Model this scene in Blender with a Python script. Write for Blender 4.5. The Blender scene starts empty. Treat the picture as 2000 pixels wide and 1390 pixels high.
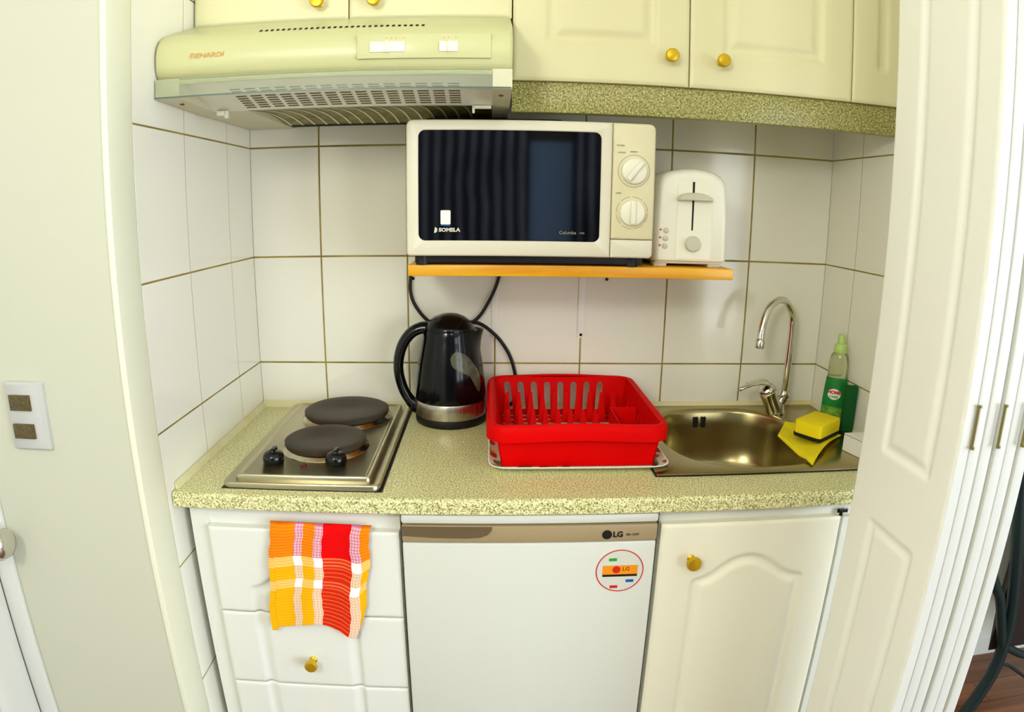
import bpy, bmesh, math
import numpy as np
from mathutils import Vector, Matrix

# ------------------------------------------------------------------ camera, light, exposure
ZO = 1.01                      # height of the working origin above the floor
SC = bpy.context.scene
COL = SC.collection
cd = bpy.data.cameras.new('camera')
cam = bpy.data.objects.new('camera', cd)
COL.objects.link(cam)
cd.type = 'PANO'               # the photograph was taken through a wide lens with barrel distortion
cd.panorama_type = 'FISHEYE_LENS_POLYNOMIAL'
cd.sensor_width = 20.0
cd.sensor_height = 13.9
cd.fisheye_fov = math.radians(179)
F_, K3_ = 1.2797157, -0.05913086
cd.fisheye_polynomial_k0 = 0.0
cd.fisheye_polynomial_k1 = -1.0 / (F_ * 10)
cd.fisheye_polynomial_k2 = 0.0
cd.fisheye_polynomial_k3 = -K3_ / (F_ * 1000)
cd.fisheye_polynomial_k4 = 0.0
cd.clip_start = 0.02
RT = Vector((0.99942884, -0.03163894, 0.01187331))
UP = Vector((-0.00445411, 0.22495383, 0.97435924))
FW = Vector((0.03349864, 0.97385561, -0.22468442))
M = Matrix((RT, UP, -FW)).transposed().to_4x4()
M.translation = Vector((0.38918527, -1.49205597, 0.36163363 + ZO))
cam.matrix_world = M
SC.camera = cam

SC.view_settings.view_transform = 'Standard'
SC.view_settings.look = 'None'
SC.view_settings.gamma = 1.0
SC.view_settings.use_curve_mapping = False
SC.view_settings.exposure = 0.0

w = bpy.data.worlds.new('world')
SC.world = w
w.use_nodes = True
w.node_tree.nodes['Background'].inputs[0].default_value = (0.75, 0.85, 1.0, 1)
w.node_tree.nodes['Background'].inputs[1].default_value = 0.6


def area(name, loc, target, size, size_y, energy, col, spread=180):
    l = bpy.data.lights.new(name, 'AREA')
    l.shape = 'RECTANGLE'
    l.size, l.size_y = size, size_y
    l.energy = energy
    l.color = col
    l.spread = math.radians(spread)
    o = bpy.data.objects.new(name, l)
    COL.objects.link(o)
    o.location = Vector(loc) + Vector((0, 0, ZO))
    d = Vector(target) - Vector(loc)
    o.rotation_euler = d.to_track_quat('-Z', 'Y').to_euler()
    return o


# daylight through the window in the right-hand wall of the room, and the warm ceiling lamp
area('window_daylight', (3.28, -2.45, 0.25), (0.0, -0.6, -0.1), 1.9, 1.7, 90, (0.82, 0.93, 1.0))
area('rear_fill_light', (2.35, -3.86, 0.15), (0.45, 0.0, -0.1), 0.9, 1.6, 26, (0.92, 0.97, 1.0))  # added frontal fill at the bare rear wall, clear of window and curtains


def lamp(name, loc, energy, col, soft):
    l = bpy.data.lights.new(name, 'POINT')
    l.energy = energy
    l.color = col
    l.shadow_soft_size = soft
    o = bpy.data.objects.new(name, l)
    COL.objects.link(o)
    o.location = (loc[0], loc[1], loc[2] + ZO)


lamp('ceiling_lamp_light', (0.70, -2.35, 1.05), 11, (1.0, 0.95, 0.82), 0.16)
lamp('left_fill_light', (-0.24, -2.10, 0.88), 31, (1.0, 0.99, 0.94), 0.14)  # added fill from the left for the folding door, no actual fixture

XL, XR = -0.1626, 1.2029       # side walls of the alcove
ZC = -0.1095                   # worktop surface
ZF = -ZO                       # floor
ZT = 1.36                      # ceiling


# ------------------------------------------------------------------ materials
def lin(c):
    return tuple(((v / 255) / 12.92 if v / 255 <= 0.04045 else ((v / 255 + 0.055) / 1.055) ** 2.4) for v in c)


def node_mat(name):
    m = bpy.data.materials.new(name)
    m.use_nodes = True
    nt = m.node_tree
    b = nt.nodes['Principled BSDF']
    return m, nt, b


def mat(name, rgb, rough=0.5, metal=0.0, spec=0.5, coat=0.0, bump=None, trans=0.0, ior=1.45, vary=None, aniso=0.0, sss=0.0):
    m, nt, b = node_mat(name)
    b.inputs['Base Color'].default_value = (*lin(rgb), 1)
    b.inputs['Roughness'].default_value = rough
    b.inputs['Metallic'].default_value = metal
    b.inputs['Specular IOR Level'].default_value = spec
    b.inputs['Coat Weight'].default_value = coat
    b.inputs['Transmission Weight'].default_value = trans
    b.inputs['IOR'].default_value = ior
    b.inputs['Anisotropic'].default_value = aniso
    tc = nt.nodes.new('ShaderNodeTexCoord')
    if bump:
        sc, st = bump
        n = nt.nodes.new('ShaderNodeTexNoise')
        n.inputs['Scale'].default_value = sc
        n.inputs['Detail'].default_value = 3
        nt.links.new(tc.outputs['Object'], n.inputs['Vector'])
        bp = nt.nodes.new('ShaderNodeBump')
        bp.inputs['Strength'].default_value = st
        bp.inputs['Distance'].default_value = 0.001
        nt.links.new(n.outputs['Fac'], bp.inputs['Height'])
        nt.links.new(bp.outputs['Normal'], b.inputs['Normal'])
    if vary:
        rgb2, sc, lo, hi = vary
        n = nt.nodes.new('ShaderNodeTexNoise')
        n.inputs['Scale'].default_value = sc
        n.inputs['Detail'].default_value = 4
        nt.links.new(tc.outputs['Object'], n.inputs['Vector'])
        r = nt.nodes.new('ShaderNodeValToRGB')
        r.color_ramp.elements[0].position = lo
        r.color_ramp.elements[1].position = hi
        r.color_ramp.elements[0].color = (*lin(rgb), 1)
        r.color_ramp.elements[1].color = (*lin(rgb2), 1)
        nt.links.new(n.outputs['Fac'], r.inputs['Fac'])
        nt.links.new(r.outputs['Color'], b.inputs['Base Color'])
    return m


def speckle_mat(name, cols, scale=260, rough=0.35):
    m, nt, b = node_mat(name)
    tc = nt.nodes.new('ShaderNodeTexCoord')
    n = nt.nodes.new('ShaderNodeTexNoise')
    n.inputs['Scale'].default_value = scale
    n.inputs['Detail'].default_value = 2.5
    n.inputs['Roughness'].default_value = 0.6
    nt.links.new(tc.outputs['Object'], n.inputs['Vector'])
    r = nt.nodes.new('ShaderNodeValToRGB')
    el = r.color_ramp.elements
    el[0].position, el[0].color = cols[0][0], (*lin(cols[0][1]), 1)
    el[1].position, el[1].color = cols[-1][0], (*lin(cols[-1][1]), 1)
    for p_, c_ in cols[1:-1]:
        e = el.new(p_)
        e.color = (*lin(c_), 1)
    nt.links.new(n.outputs['Fac'], r.inputs['Fac'])
    nt.links.new(r.outputs['Color'], b.inputs['Base Color'])
    b.inputs['Roughness'].default_value = rough
    return m


def wood_mat(name, c1, c2, axis=0, scale=6.0, rough=0.4, planks=None):
    m, nt, b = node_mat(name)
    tc = nt.nodes.new('ShaderNodeTexCoord')
    mp = nt.nodes.new('ShaderNodeMapping')
    s = [scale * 7] * 3
    s[axis] = scale * 0.5
    mp.inputs['Scale'].default_value = s
    nt.links.new(tc.outputs['Object'], mp.inputs['Vector'])
    n = nt.nodes.new('ShaderNodeTexNoise')
    n.inputs['Scale'].default_value = 1.0
    n.inputs['Detail'].default_value = 6
    n.inputs['Distortion'].default_value = 0.6
    nt.links.new(mp.outputs['Vector'], n.inputs['Vector'])
    r = nt.nodes.new('ShaderNodeValToRGB')
    r.color_ramp.elements[0].position = 0.32
    r.color_ramp.elements[1].position = 0.68
    r.color_ramp.elements[0].color = (*lin(c1), 1)
    r.color_ramp.elements[1].color = (*lin(c2), 1)
    nt.links.new(n.outputs['Fac'], r.inputs['Fac'])
    out = r.outputs['Color']
    if planks:
        bt = nt.nodes.new('ShaderNodeTexBrick')
        bt.inputs['Scale'].default_value = 1.0
        bt.inputs['Brick Width'].default_value = planks[0]
        bt.inputs['Row Height'].default_value = planks[1]
        bt.inputs['Mortar Size'].default_value = 0.0015
        bt.inputs['Color1'].default_value = (1, 1, 1, 1)
        bt.inputs['Color2'].default_value = (.7, .7, .7, 1)
        bt.inputs['Mortar'].default_value = (.15, .12, .1, 1)
        nt.links.new(tc.outputs['Object'], bt.inputs['Vector'])
        mx = nt.nodes.new('ShaderNodeMix')
        mx.data_type = 'RGBA'
        mx.blend_type = 'MULTIPLY'
        mx.inputs['Factor'].default_value = 1.0
        nt.links.new(out, mx.inputs['A'])
        nt.links.new(bt.outputs['Color'], mx.inputs['B'])
        out = mx.outputs['Result']
    nt.links.new(out, b.inputs['Base Color'])
    b.inputs['Roughness'].default_value = rough
    return m


def attr_mat(name, rough=0.9, bumps=None):
    m, nt, b = node_mat(name)
    a = nt.nodes.new('ShaderNodeAttribute')
    a.attribute_name = 'Col'
    nt.links.new(a.outputs['Color'], b.inputs['Base Color'])
    b.inputs['Roughness'].default_value = rough
    b.inputs['Specular IOR Level'].default_value = 0.2
    return m


def steel_mat(name, rgb, rough, axis=0, amt=0.12):
    m, nt, b = node_mat(name)
    b.inputs['Metallic'].default_value = 1.0
    b.inputs['Base Color'].default_value = (*lin(rgb), 1)
    tc = nt.nodes.new('ShaderNodeTexCoord')
    mp = nt.nodes.new('ShaderNodeMapping')
    s = [900] * 3
    s[axis] = 6
    mp.inputs['Scale'].default_value = s
    nt.links.new(tc.outputs['Object'], mp.inputs['Vector'])
    n = nt.nodes.new('ShaderNodeTexNoise')
    n.inputs['Scale'].default_value = 1.0
    nt.links.new(mp.outputs['Vector'], n.inputs['Vector'])
    mr = nt.nodes.new('ShaderNodeMapRange')
    mr.inputs['To Min'].default_value = rough - amt / 2
    mr.inputs['To Max'].default_value = rough + amt / 2
    nt.links.new(n.outputs['Fac'], mr.inputs['Value'])
    nt.links.new(mr.outputs['Result'], b.inputs['Roughness'])
    return m


def emit_mat(name, rgb, strength):
    m, nt, b = node_mat(name)
    b.inputs['Base Color'].default_value = (*lin(rgb), 1)
    b.inputs['Emission Color'].default_value = (*lin(rgb), 1)
    b.inputs['Emission Strength'].default_value = strength
    return m


MT = {
    'tile': mat('glazed_tile', (247, 244, 228), 0.12, bump=(9, 0.10)),
    'grout': mat('dark_grout', (168, 150, 66), 0.9, vary=((134, 112, 50), 14, .35, .65)),
    'grout_pale': mat('pale_grout', (178, 168, 118), 0.9),
    'paint': mat('wall_paint', (206, 206, 184), 0.7, bump=(60, 0.08)),
    'paint_white': mat('white_paint', (238, 238, 226), 0.6),
    'gloss_white': mat('gloss_white_paint', (226, 226, 218), 0.3),
    'cab': mat('cream_cabinet_laminate', (232, 226, 178), 0.38),
    'cab_low': mat('white_cabinet_laminate', (234, 234, 224), 0.38),
    'leaf_edge_dimmed': mat('dimmed_leaf_paint', (214, 214, 207), 0.4),  # door paint darkened for the edges that take direct window light
    'jamb': mat('cream_jamb_paint', (240, 240, 214), 0.5),
    'cab_low_lifted': mat('lifted_white_laminate', (248, 244, 222), 0.38),  # cabinet laminate lightened to offset the folding door's shade on the sink door
    'leaf': mat('cream_door_paint', (250, 249, 240), 0.42),
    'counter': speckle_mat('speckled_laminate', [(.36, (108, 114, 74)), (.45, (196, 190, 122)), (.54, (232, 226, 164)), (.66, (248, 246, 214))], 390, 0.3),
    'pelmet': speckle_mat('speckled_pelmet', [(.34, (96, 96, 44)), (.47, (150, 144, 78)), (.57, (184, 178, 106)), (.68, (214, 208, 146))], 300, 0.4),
    'hood': mat('cream_enamel', (208, 207, 152), 0.3),
    'hood_grey': mat('pale_grey_enamel', (238, 238, 222), 0.35),
    'hood_cap': mat('cream_grey_enamel', (214, 210, 176), 0.35),
    'dark': mat('black_void', (22, 20, 10), 0.8),
    'slot': mat('olive_slot', (104, 92, 44), 0.7),
    'filter': mat('greasy_filter', (150, 142, 70), 0.45, vary=((112, 98, 24), 40, .35, .65)),
    'chrome': mat('chrome', (225, 222, 210), 0.08, 1.0),
    'steel': steel_mat('brushed_steel', (186, 178, 148), 0.30, 0),
    'steel_sink': steel_mat('sink_steel', (172, 160, 114), 0.25, 0, 0.08),
    'band_steel': steel_mat('kettle_band_steel', (190, 184, 168), 0.28, 2),
    'rim_steel': mat('bright_steel', (216, 214, 204), 0.2, 1.0),
    'iron': mat('cast_iron', (52, 44, 32), 0.55, vary=((66, 48, 30), 30, .4, .7)),
    'copper': mat('heat_tinted_steel', (150, 92, 48), 0.25, 1.0),
    'tinted_ring': mat('tinted_ring_steel', (206, 196, 172), 0.18, 1.0, vary=((142, 108, 72), 14, .45, .65)),
    'black': mat('black_plastic', (9, 9, 12), 0.12),
    'black_matt': mat('black_rubber', (12, 11, 10), 0.5),
    'kettle': mat('black_gloss_plastic', (6, 6, 8), 0.14, spec=0.35),
    'gauge': mat('smoked_gauge', (92, 90, 68), 0.2, vary=((70, 72, 58), 60, .4, .6)),
    'red': mat('red_plastic', (222, 0, 0), 0.5, spec=0.08),
    'fridge': mat('fridge_white', (218, 219, 208), 0.35, bump=(40, 0.03)),
    'taupe': mat('taupe_trim', (166, 146, 110), 0.4),
    'brown': mat('handle_recess', (104, 88, 62), 0.45),
    'mw': mat('ivory_plastic', (232, 226, 202), 0.35),
    'mw_panel': mat('ivory_panel', (232, 224, 184), 0.4),
    'mw_glass': mat('black_door_glass', (3, 3, 6), 0.05, spec=1.0),
    'knob_white': mat('white_plastic', (243, 240, 218), 0.3),
    'toaster': mat('toaster_white', (243, 240, 220), 0.35),
    'toaster_grey': mat('toaster_grey', (206, 202, 178), 0.4),
    'gold': mat('brass_knob', (216, 176, 34), 0.3, 0.65),
    'shelf': wood_mat('varnished_pine', (226, 146, 6), (244, 182, 22), 0, 6, 0.35),
    'floorwood': wood_mat('floor_boards', (96, 54, 28), (146, 92, 54), 0, 3.0, 0.35, (0.9, 0.09)),
    'yellow': mat('yellow_cloth', (254, 232, 4), 0.85, bump=(500, 0.3)),
    'sponge': mat('yellow_sponge', (254, 230, 10), 0.9, bump=(700, 0.6)),
    'pad': mat('black_scourer', (22, 22, 14), 0.95, bump=(900, 0.6)),
    'green_pad': mat('green_scourer', (4, 84, 26), 0.9, bump=(900, 0.6)),
    'bottle': mat('clear_bottle', (232, 238, 196), 0.12, trans=0.85),
    'cap': mat('pale_green_cap', (186, 216, 120), 0.35),
    'label_green': mat('green_label', (10, 122, 46), 0.4, vary=((20, 138, 58), 30, .4, .6)),
    'label_lower': mat('label_lower', (62, 150, 50), 0.4, vary=((150, 186, 60), 55, .4, .62)),
    'white': mat('white_print', (248, 246, 236), 0.5),
    'redp': mat('red_print', (214, 28, 16), 0.5),
    'orange': mat('orange_print', (246, 150, 6), 0.5),
    'logo_orange': mat('orange_logo', (226, 166, 84), 0.5),
    'greenp': mat('green_print', (26, 168, 30), 0.5),
    'bluep': mat('blue_print', (16, 92, 176), 0.5),
    'blackp': mat('black_print', (20, 14, 12), 0.5),
    'grey': mat('grey_print', (150, 148, 122), 0.5),
    'silver': mat('silver_print', (214, 210, 190), 0.4),
    'greyplate': mat('grey_plate', (198, 198, 192), 0.4),
    'rocker': mat('brown_rocker', (98, 84, 46), 0.35, vary=((80, 68, 34), 200, .4, .6)),
    'visor': mat('smoked_visor', (236, 240, 224), 0.10, trans=0.85, ior=1.03),
    'visor_edge': mat('visor_edge', (84, 112, 92), 0.3),
    'frame_green': mat('dark_green_metal', (12, 34, 34), 0.4),
    'sling': mat('dark_brown_sling', (34, 18, 12), 0.9),
    'caulk': mat('caulk', (232, 224, 176), 0.6, bump=(60, 0.3), vary=((222, 206, 140), 10, .5, .75)),
    'curtain': wood_mat('striped_curtain', (16, 18, 30), (120, 128, 150), 2, 4.0, 0.9),
    'rear': mat('rear_wall_paint', (96, 92, 80), 0.8),
    'cord_cream': mat('cream_cord', (222, 208, 130), 0.5),
    'brass': mat('hinge_brass', (150, 138, 84), 0.3, 0.9),
    'pane': emit_mat('bright_pane', (205, 222, 255), 2.0),
    'ceil': mat('ceiling_paint', (238, 238, 230), 0.8),
    'plaid': attr_mat('knitted_plaid', 0.95),
    'tray': None,
}


def tray_mat():
    m, nt, b = node_mat('floral_melamine')
    tc = nt.nodes.new('ShaderNodeTexCoord')
    v = nt.nodes.new('ShaderNodeTexVoronoi')
    v.inputs['Scale'].default_value = 55
    nt.links.new(tc.outputs['Object'], v.inputs['Vector'])
    r = nt.nodes.new('ShaderNodeValToRGB')
    r.color_ramp.interpolation = 'CONSTANT'
    e = r.color_ramp.elements
    e[0].position, e[0].color = 0, (*lin((232, 226, 200)), 1)
    e[1].position, e[1].color = .42, (*lin((214, 156, 44)), 1)
    for p_, c_ in ((.58, (176, 70, 36)), (.68, (236, 230, 208)), (.84, (92, 128, 84)), (.92, (240, 234, 214))):
        q = e.new(p_)
        q.color = (*lin(c_), 1)
    sp = nt.nodes.new('ShaderNodeSeparateColor')
    nt.links.new(v.outputs['Color'], sp.inputs['Color'])
    nt.links.new(sp.outputs[0], r.inputs['Fac'])
    nt.links.new(r.outputs['Color'], b.inputs['Base Color'])
    b.inputs['Roughness'].default_value = 0.3
    return m


MT['tray'] = tray_mat()


# ------------------------------------------------------------------ mesh helpers
class MB:
    def __init__(s):
        s.v, s.f, s.m, s.c = [], [], [], []

    def add(s, verts, faces, mi=0, col=None):
        o = len(s.v)
        s.v += [tuple(p) for p in verts]
        for k, f in enumerate(faces):
            s.f.append(tuple(i + o for i in f))
            s.m.append(mi if isinstance(mi, int) else mi[k])
            s.c.append(None if col is None else col[k])
        return s

    def box(s, x0, x1, y0, y1, z0, z1, mi=0, bev=0.0, seg=2):
        bm = bmesh.new()
        bmesh.ops.create_cube(bm, size=1)
        for v in bm.verts:
            v.co = Vector(((x0 + x1) / 2 + v.co.x * (x1 - x0), (y0 + y1) / 2 + v.co.y * (y1 - y0), (z0 + z1) / 2 + v.co.z * (z1 - z0)))
        if bev > 0:
            bmesh.ops.bevel(bm, geom=bm.edges[:], offset=bev, segments=seg, profile=0.5, affect='EDGES', clamp_overlap=True)
        bm.verts.index_update()
        s.add([v.co for v in bm.verts], [[v.index for v in f.verts] for f in bm.faces], mi)
        bm.free()
        return s

    def loft(s, rings, mi=0, close=True, caps=(True, True)):
        n = len(rings[0])
        V = [p for r in rings for p in r]
        Fc = []
        for i in range(len(rings) - 1):
            for j in range(n if close else n - 1):
                k = (j + 1) % n
                Fc.append((i * n + j, i * n + k, (i + 1) * n + k, (i + 1) * n + j))
        if caps[0]:
            Fc.append(tuple(range(n - 1, -1, -1)))
        if caps[1]:
            b = (len(rings) - 1) * n
            Fc.append(tuple(range(b, b + n)))
        return s.add(V, Fc, mi)

    def lathe(s, prof, c=(0, 0, 0), n=48, mi=0, sx=1.0, sy=1.0, axis='z', rot=None, a0=0.0, a1=2 * math.pi, caps=(True, True)):
        rings = []
        full = abs(a1 - a0 - 2 * math.pi) < 1e-6
        for r, h in prof:
            ring = []
            for i in range(n):
                a = a0 + (a1 - a0) * i / (n if full else n - 1)
                p = Vector((r * math.cos(a) * sx, r * math.sin(a) * sy, h))
                if axis == 'y':
                    p = Vector((p.x, p.z, p.y))
                elif axis == 'x':
                    p = Vector((p.z, p.x, p.y))
                if rot is not None:
                    p = rot @ p
                ring.append(p + Vector(c))
            rings.append(ring)
        return s.loft(rings, mi, full, caps)

    def tube(s, pts, r, n=12, mi=0, flat=1.0, upv=None):
        pts = [Vector(p) for p in pts]
        R = r if isinstance(r, (list, tuple)) else [r] * len(pts)
        rings = []
        t0 = (pts[1] - pts[0]).normalized()
        u = Vector(upv) if upv else (Vector((0, 0, 1)) if abs(t0.z) < .9 else Vector((0, 1, 0)))
        u = (u - t0 * u.dot(t0)).normalized()
        for i, p in enumerate(pts):
            t = (pts[min(i + 1, len(pts) - 1)] - pts[max(i - 1, 0)]).normalized()
            u = (u - t * u.dot(t)).normalized()
            w_ = t.cross(u)
            rings.append([p + u * (R[i] * math.cos(a)) + w_ * (R[i] * flat * math.sin(a)) for a in (2 * math.pi * k / n for k in range(n))])
        return s.loft(rings, mi)

    def prism(s, poly, axis, a0, a1, mi=0):
        def P(u, v, a):
            return {'x': (a, u, v), 'y': (u, a, v), 'z': (u, v, a)}[axis]
        return s.loft([[P(u, v, a0) for u, v in poly], [P(u, v, a1) for u, v in poly]], mi)

    def xform(s, M_, start=0):
        for i in range(start, len(s.v)):
            s.v[i] = tuple(M_ @ Vector(s.v[i]))
        return s


def spline(pts, n=8):
    P = [Vector(p) for p in pts]
    P = [P[0] * 2 - P[1]] + P + [P[-1] * 2 - P[-2]]
    out = []
    for i in range(1, len(P) - 2):
        for k in range(n):
            t = k / n
            a, b, c, d = P[i - 1], P[i], P[i + 1], P[i + 2]
            out.append(0.5 * ((2 * b) + (c - a) * t + (2 * a - 5 * b + 4 * c - d) * t * t + (3 * b - a - 3 * c + d) * t ** 3))
    out.append(P[-2])
    return out


def rrect(x0, x1, y0, y1, r, n=6):
    """rounded rectangle; r may be four radii (from x0,y0 counter-clockwise)"""
    rr = r if isinstance(r, (list, tuple)) else [r] * 4
    out = []
    for (cx, cy, a, q) in ((x0 + rr[0], y0 + rr[0], 180, rr[0]), (x1 - rr[1], y0 + rr[1], 270, rr[1]), (x1 - rr[2], y1 - rr[2], 0, rr[2]), (x0 + rr[3], y1 - rr[3], 90, rr[3])):
        for k in range(n + 1):
            t = math.radians(a + 90 * k / n)
            out.append((cx + q * math.cos(t), cy + q * math.sin(t)))
    return out


ORG = {}


def build(name, mb, mats, parent=None, smooth=40, origin=None):
    if not isinstance(mats, (list, tuple)):
        mats = [mats]
    V = np.array(mb.v, float)
    if parent is not None:
        org = ORG[parent.name]
        mine = org
    elif origin is not None:
        org = mine = Vector(origin)
    else:
        lo, hi = V.min(0), V.max(0)
        org = mine = Vector(((lo[0] + hi[0]) / 2, (lo[1] + hi[1]) / 2, lo[2]))
    V = V - np.array(org)
    me = bpy.data.meshes.new(name)
    me.from_pydata(V.tolist(), [], mb.f)
    for m in mats:
        me.materials.append(MT[m] if isinstance(m, str) else m)
    me.polygons.foreach_set('material_index', mb.m)
    if any(c is not None for c in mb.c):
        ca = me.color_attributes.new('Col', 'FLOAT_COLOR', 'CORNER')
        k = 0
        buf = []
        for f, c in zip(mb.f, mb.c):
            c = c or (1, 1, 1)
            buf += [c[0], c[1], c[2], 1.0] * len(f)
        ca.data.foreach_set('color', buf)
    me.validate()
    bm = bmesh.new()
    bm.from_mesh(me)
    bmesh.ops.recalc_face_normals(bm, faces=bm.faces)
    bm.to_mesh(me)
    bm.free()
    if smooth:
        me.polygons.foreach_set('use_smooth', [True] * len(me.polygons))
        me.set_sharp_from_angle(angle=math.radians(smooth))
    o = bpy.data.objects.new(name, me)
    COL.objects.link(o)
    if parent is not None:
        o.parent = parent
        ORG[o.name] = mine
    else:
        o.location = mine
        ORG[o.name] = mine
    return o


def thing(name, label, cat, loc, group=None):
    o = bpy.data.objects.new(name, None)
    COL.objects.link(o)
    o.empty_display_size = 0.05
    o.location = loc
    ORG[o.name] = Vector(loc)
    return tag(o, label, cat, group)


def tag(o, label, cat=None, group=None, kind=None):
    if label:
        o['label'] = label
    if cat:
        o['category'] = cat
    if group:
        o['group'] = group
    if kind:
        o['kind'] = kind
    return o


def struct(o, label, cat):
    return tag(o, label, cat, None, 'structure')


def text_mb(txt, size, loc, face='-y', depth=0.0004, slant=0.0, align='CENTER', sx=1.0, mi=0, roll=0.0, bold=0.0):
    cu = bpy.data.curves.new('t', 'FONT')
    cu.body = txt
    cu.size = size
    cu.extrude = depth
    cu.shear = slant
    cu.offset = bold
    cu.align_x = align
    cu.align_y = 'CENTER'
    cu.resolution_u = 3
    ob = bpy.data.objects.new('t', cu)
    COL.objects.link(ob)
    dg = bpy.context.evaluated_depsgraph_get()
    me = bpy.data.meshes.new_from_object(ob.evaluated_get(dg))
    mb = MB()
    R = Matrix.Rotation(roll, 4, 'Z')
    if face == '-y':
        T = Matrix(((1, 0, 0, 0), (0, 0, 1, 0), (0, 1, 0, 0), (0, 0, 0, 1)))
        T = Matrix(((1, 0, 0, 0), (0, 0, -1, 0), (0, 1, 0, 0), (0, 0, 0, 1)))
    S = Matrix.Diagonal((sx, 1, 1, 1))
    X = Matrix.Translation(Vector(loc)) @ T @ R @ S
    mb.add([X @ v.co for v in me.vertices], [list(p.vertices) for p in me.polygons], mi)
    bpy.data.objects.remove(ob)
    bpy.data.meshes.remove(me)
    bpy.data.curves.remove(cu)
    return mb


def merge(*ms):
    r = MB()
    for m in ms:
        o = len(r.v)
        r.v += m.v
        r.f += [tuple(i + o for i in f) for f in m.f]
        r.m += m.m
        r.c += m.c
    return r


# signed distances for the routed door panels (negative inside)
def sd_rrect(X, Z, x0, x1, z0, z1, r):
    cx, cz, hx, hz = (x0 + x1) / 2, (z0 + z1) / 2, (x1 - x0) / 2 - r, (z1 - z0) / 2 - r
    qx, qz = np.abs(X - cx) - hx, np.abs(Z - cz) - hz
    return np.hypot(np.maximum(qx, 0), np.maximum(qz, 0)) + np.minimum(np.maximum(qx, qz), 0) - r


def sd_poly(X, Z, poly):
    P = np.array(poly)
    d = np.full(X.shape, 1e9)
    ins = np.zeros(X.shape, bool)
    for i in range(len(P)):
        a, b = P[i], P[(i + 1) % len(P)]
        ex, ez = b - a
        wx, wz = X - a[0], Z - a[1]
        t = np.clip((wx * ex + wz * ez) / (ex * ex + ez * ez + 1e-12), 0, 1)
        d = np.minimum(d, np.hypot(wx - ex * t, wz - ez * t))
        c = ((a[1] <= Z) & (b[1] > Z)) | ((b[1] <= Z) & (a[1] > Z))
        with np.errstate(divide='ignore', invalid='ignore'):
            xx = a[0] + (Z - a[1]) / (ez if abs(ez) > 1e-12 else 1e-12) * ex
        ins ^= c & (X < xx)
    return np.where(ins, -d, d)


def sstep(a, b, x):
    t = np.clip((x - a) / (b - a), 0, 1)
    return t * t * (3 - 2 * t)


def panel_profile(d, g=0.006, w1=0.012, w2=0.030, end=0.0015):
    """depth into the door for signed distance d: a routed groove and a raised field"""
    t = -d
    dep = g * sstep(0, w1, t)
    return dep - (g - end) * sstep(w1 * 1.3, w2, t)


def relief_slab(x0, x1, z0, z1, yf, th, depth, step=0.0035, edge=0.003, mapf=None, side_mi=0):
    """slab with front at yf (facing -y), thickness th, front relief depth(X,Z)"""
    nx, nz = max(4, int((x1 - x0) / step)), max(4, int((z1 - z0) / step))
    xs, zs = np.linspace(x0, x1, nx + 1), np.linspace(z0, z1, nz + 1)
    X, Z = np.meshgrid(xs, zs)
    D = depth(X, Z)
    e = np.minimum(np.minimum(X - x0, x1 - X), np.minimum(Z - z0, z1 - Z))
    D = D + edge * (1 - sstep(0, edge * 1.6, e))
    V = np.stack([X, yf + D, Z], -1).reshape(-1, 3).tolist()
    W = nx + 1
    Fc = [(j * W + i, j * W + i + 1, (j + 1) * W + i + 1, (j + 1) * W + i) for j in range(nz) for i in range(nx)]
    # sides and back
    ring = [i for i in range(W)] + [j * W + nx for j in range(1, nz + 1)] + [nz * W + i for i in range(nx - 1, -1, -1)] + [j * W for j in range(nz - 1, 0, -1)]
    b0 = len(V)
    V += [[V[i][0], yf + th, V[i][2]] for i in ring]
    n = len(ring)
    Fc += [(ring[k], ring[(k + 1) % n], b0 + (k + 1) % n, b0 + k) for k in range(n)]
    Fc.append(tuple(b0 + k for k in range(n)))
    if mapf:
        V = [mapf(*p) for p in V]
    nf = nx * nz
    return MB().add(V, Fc, [0] * nf + [side_mi] * (len(Fc) - nf))


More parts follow.
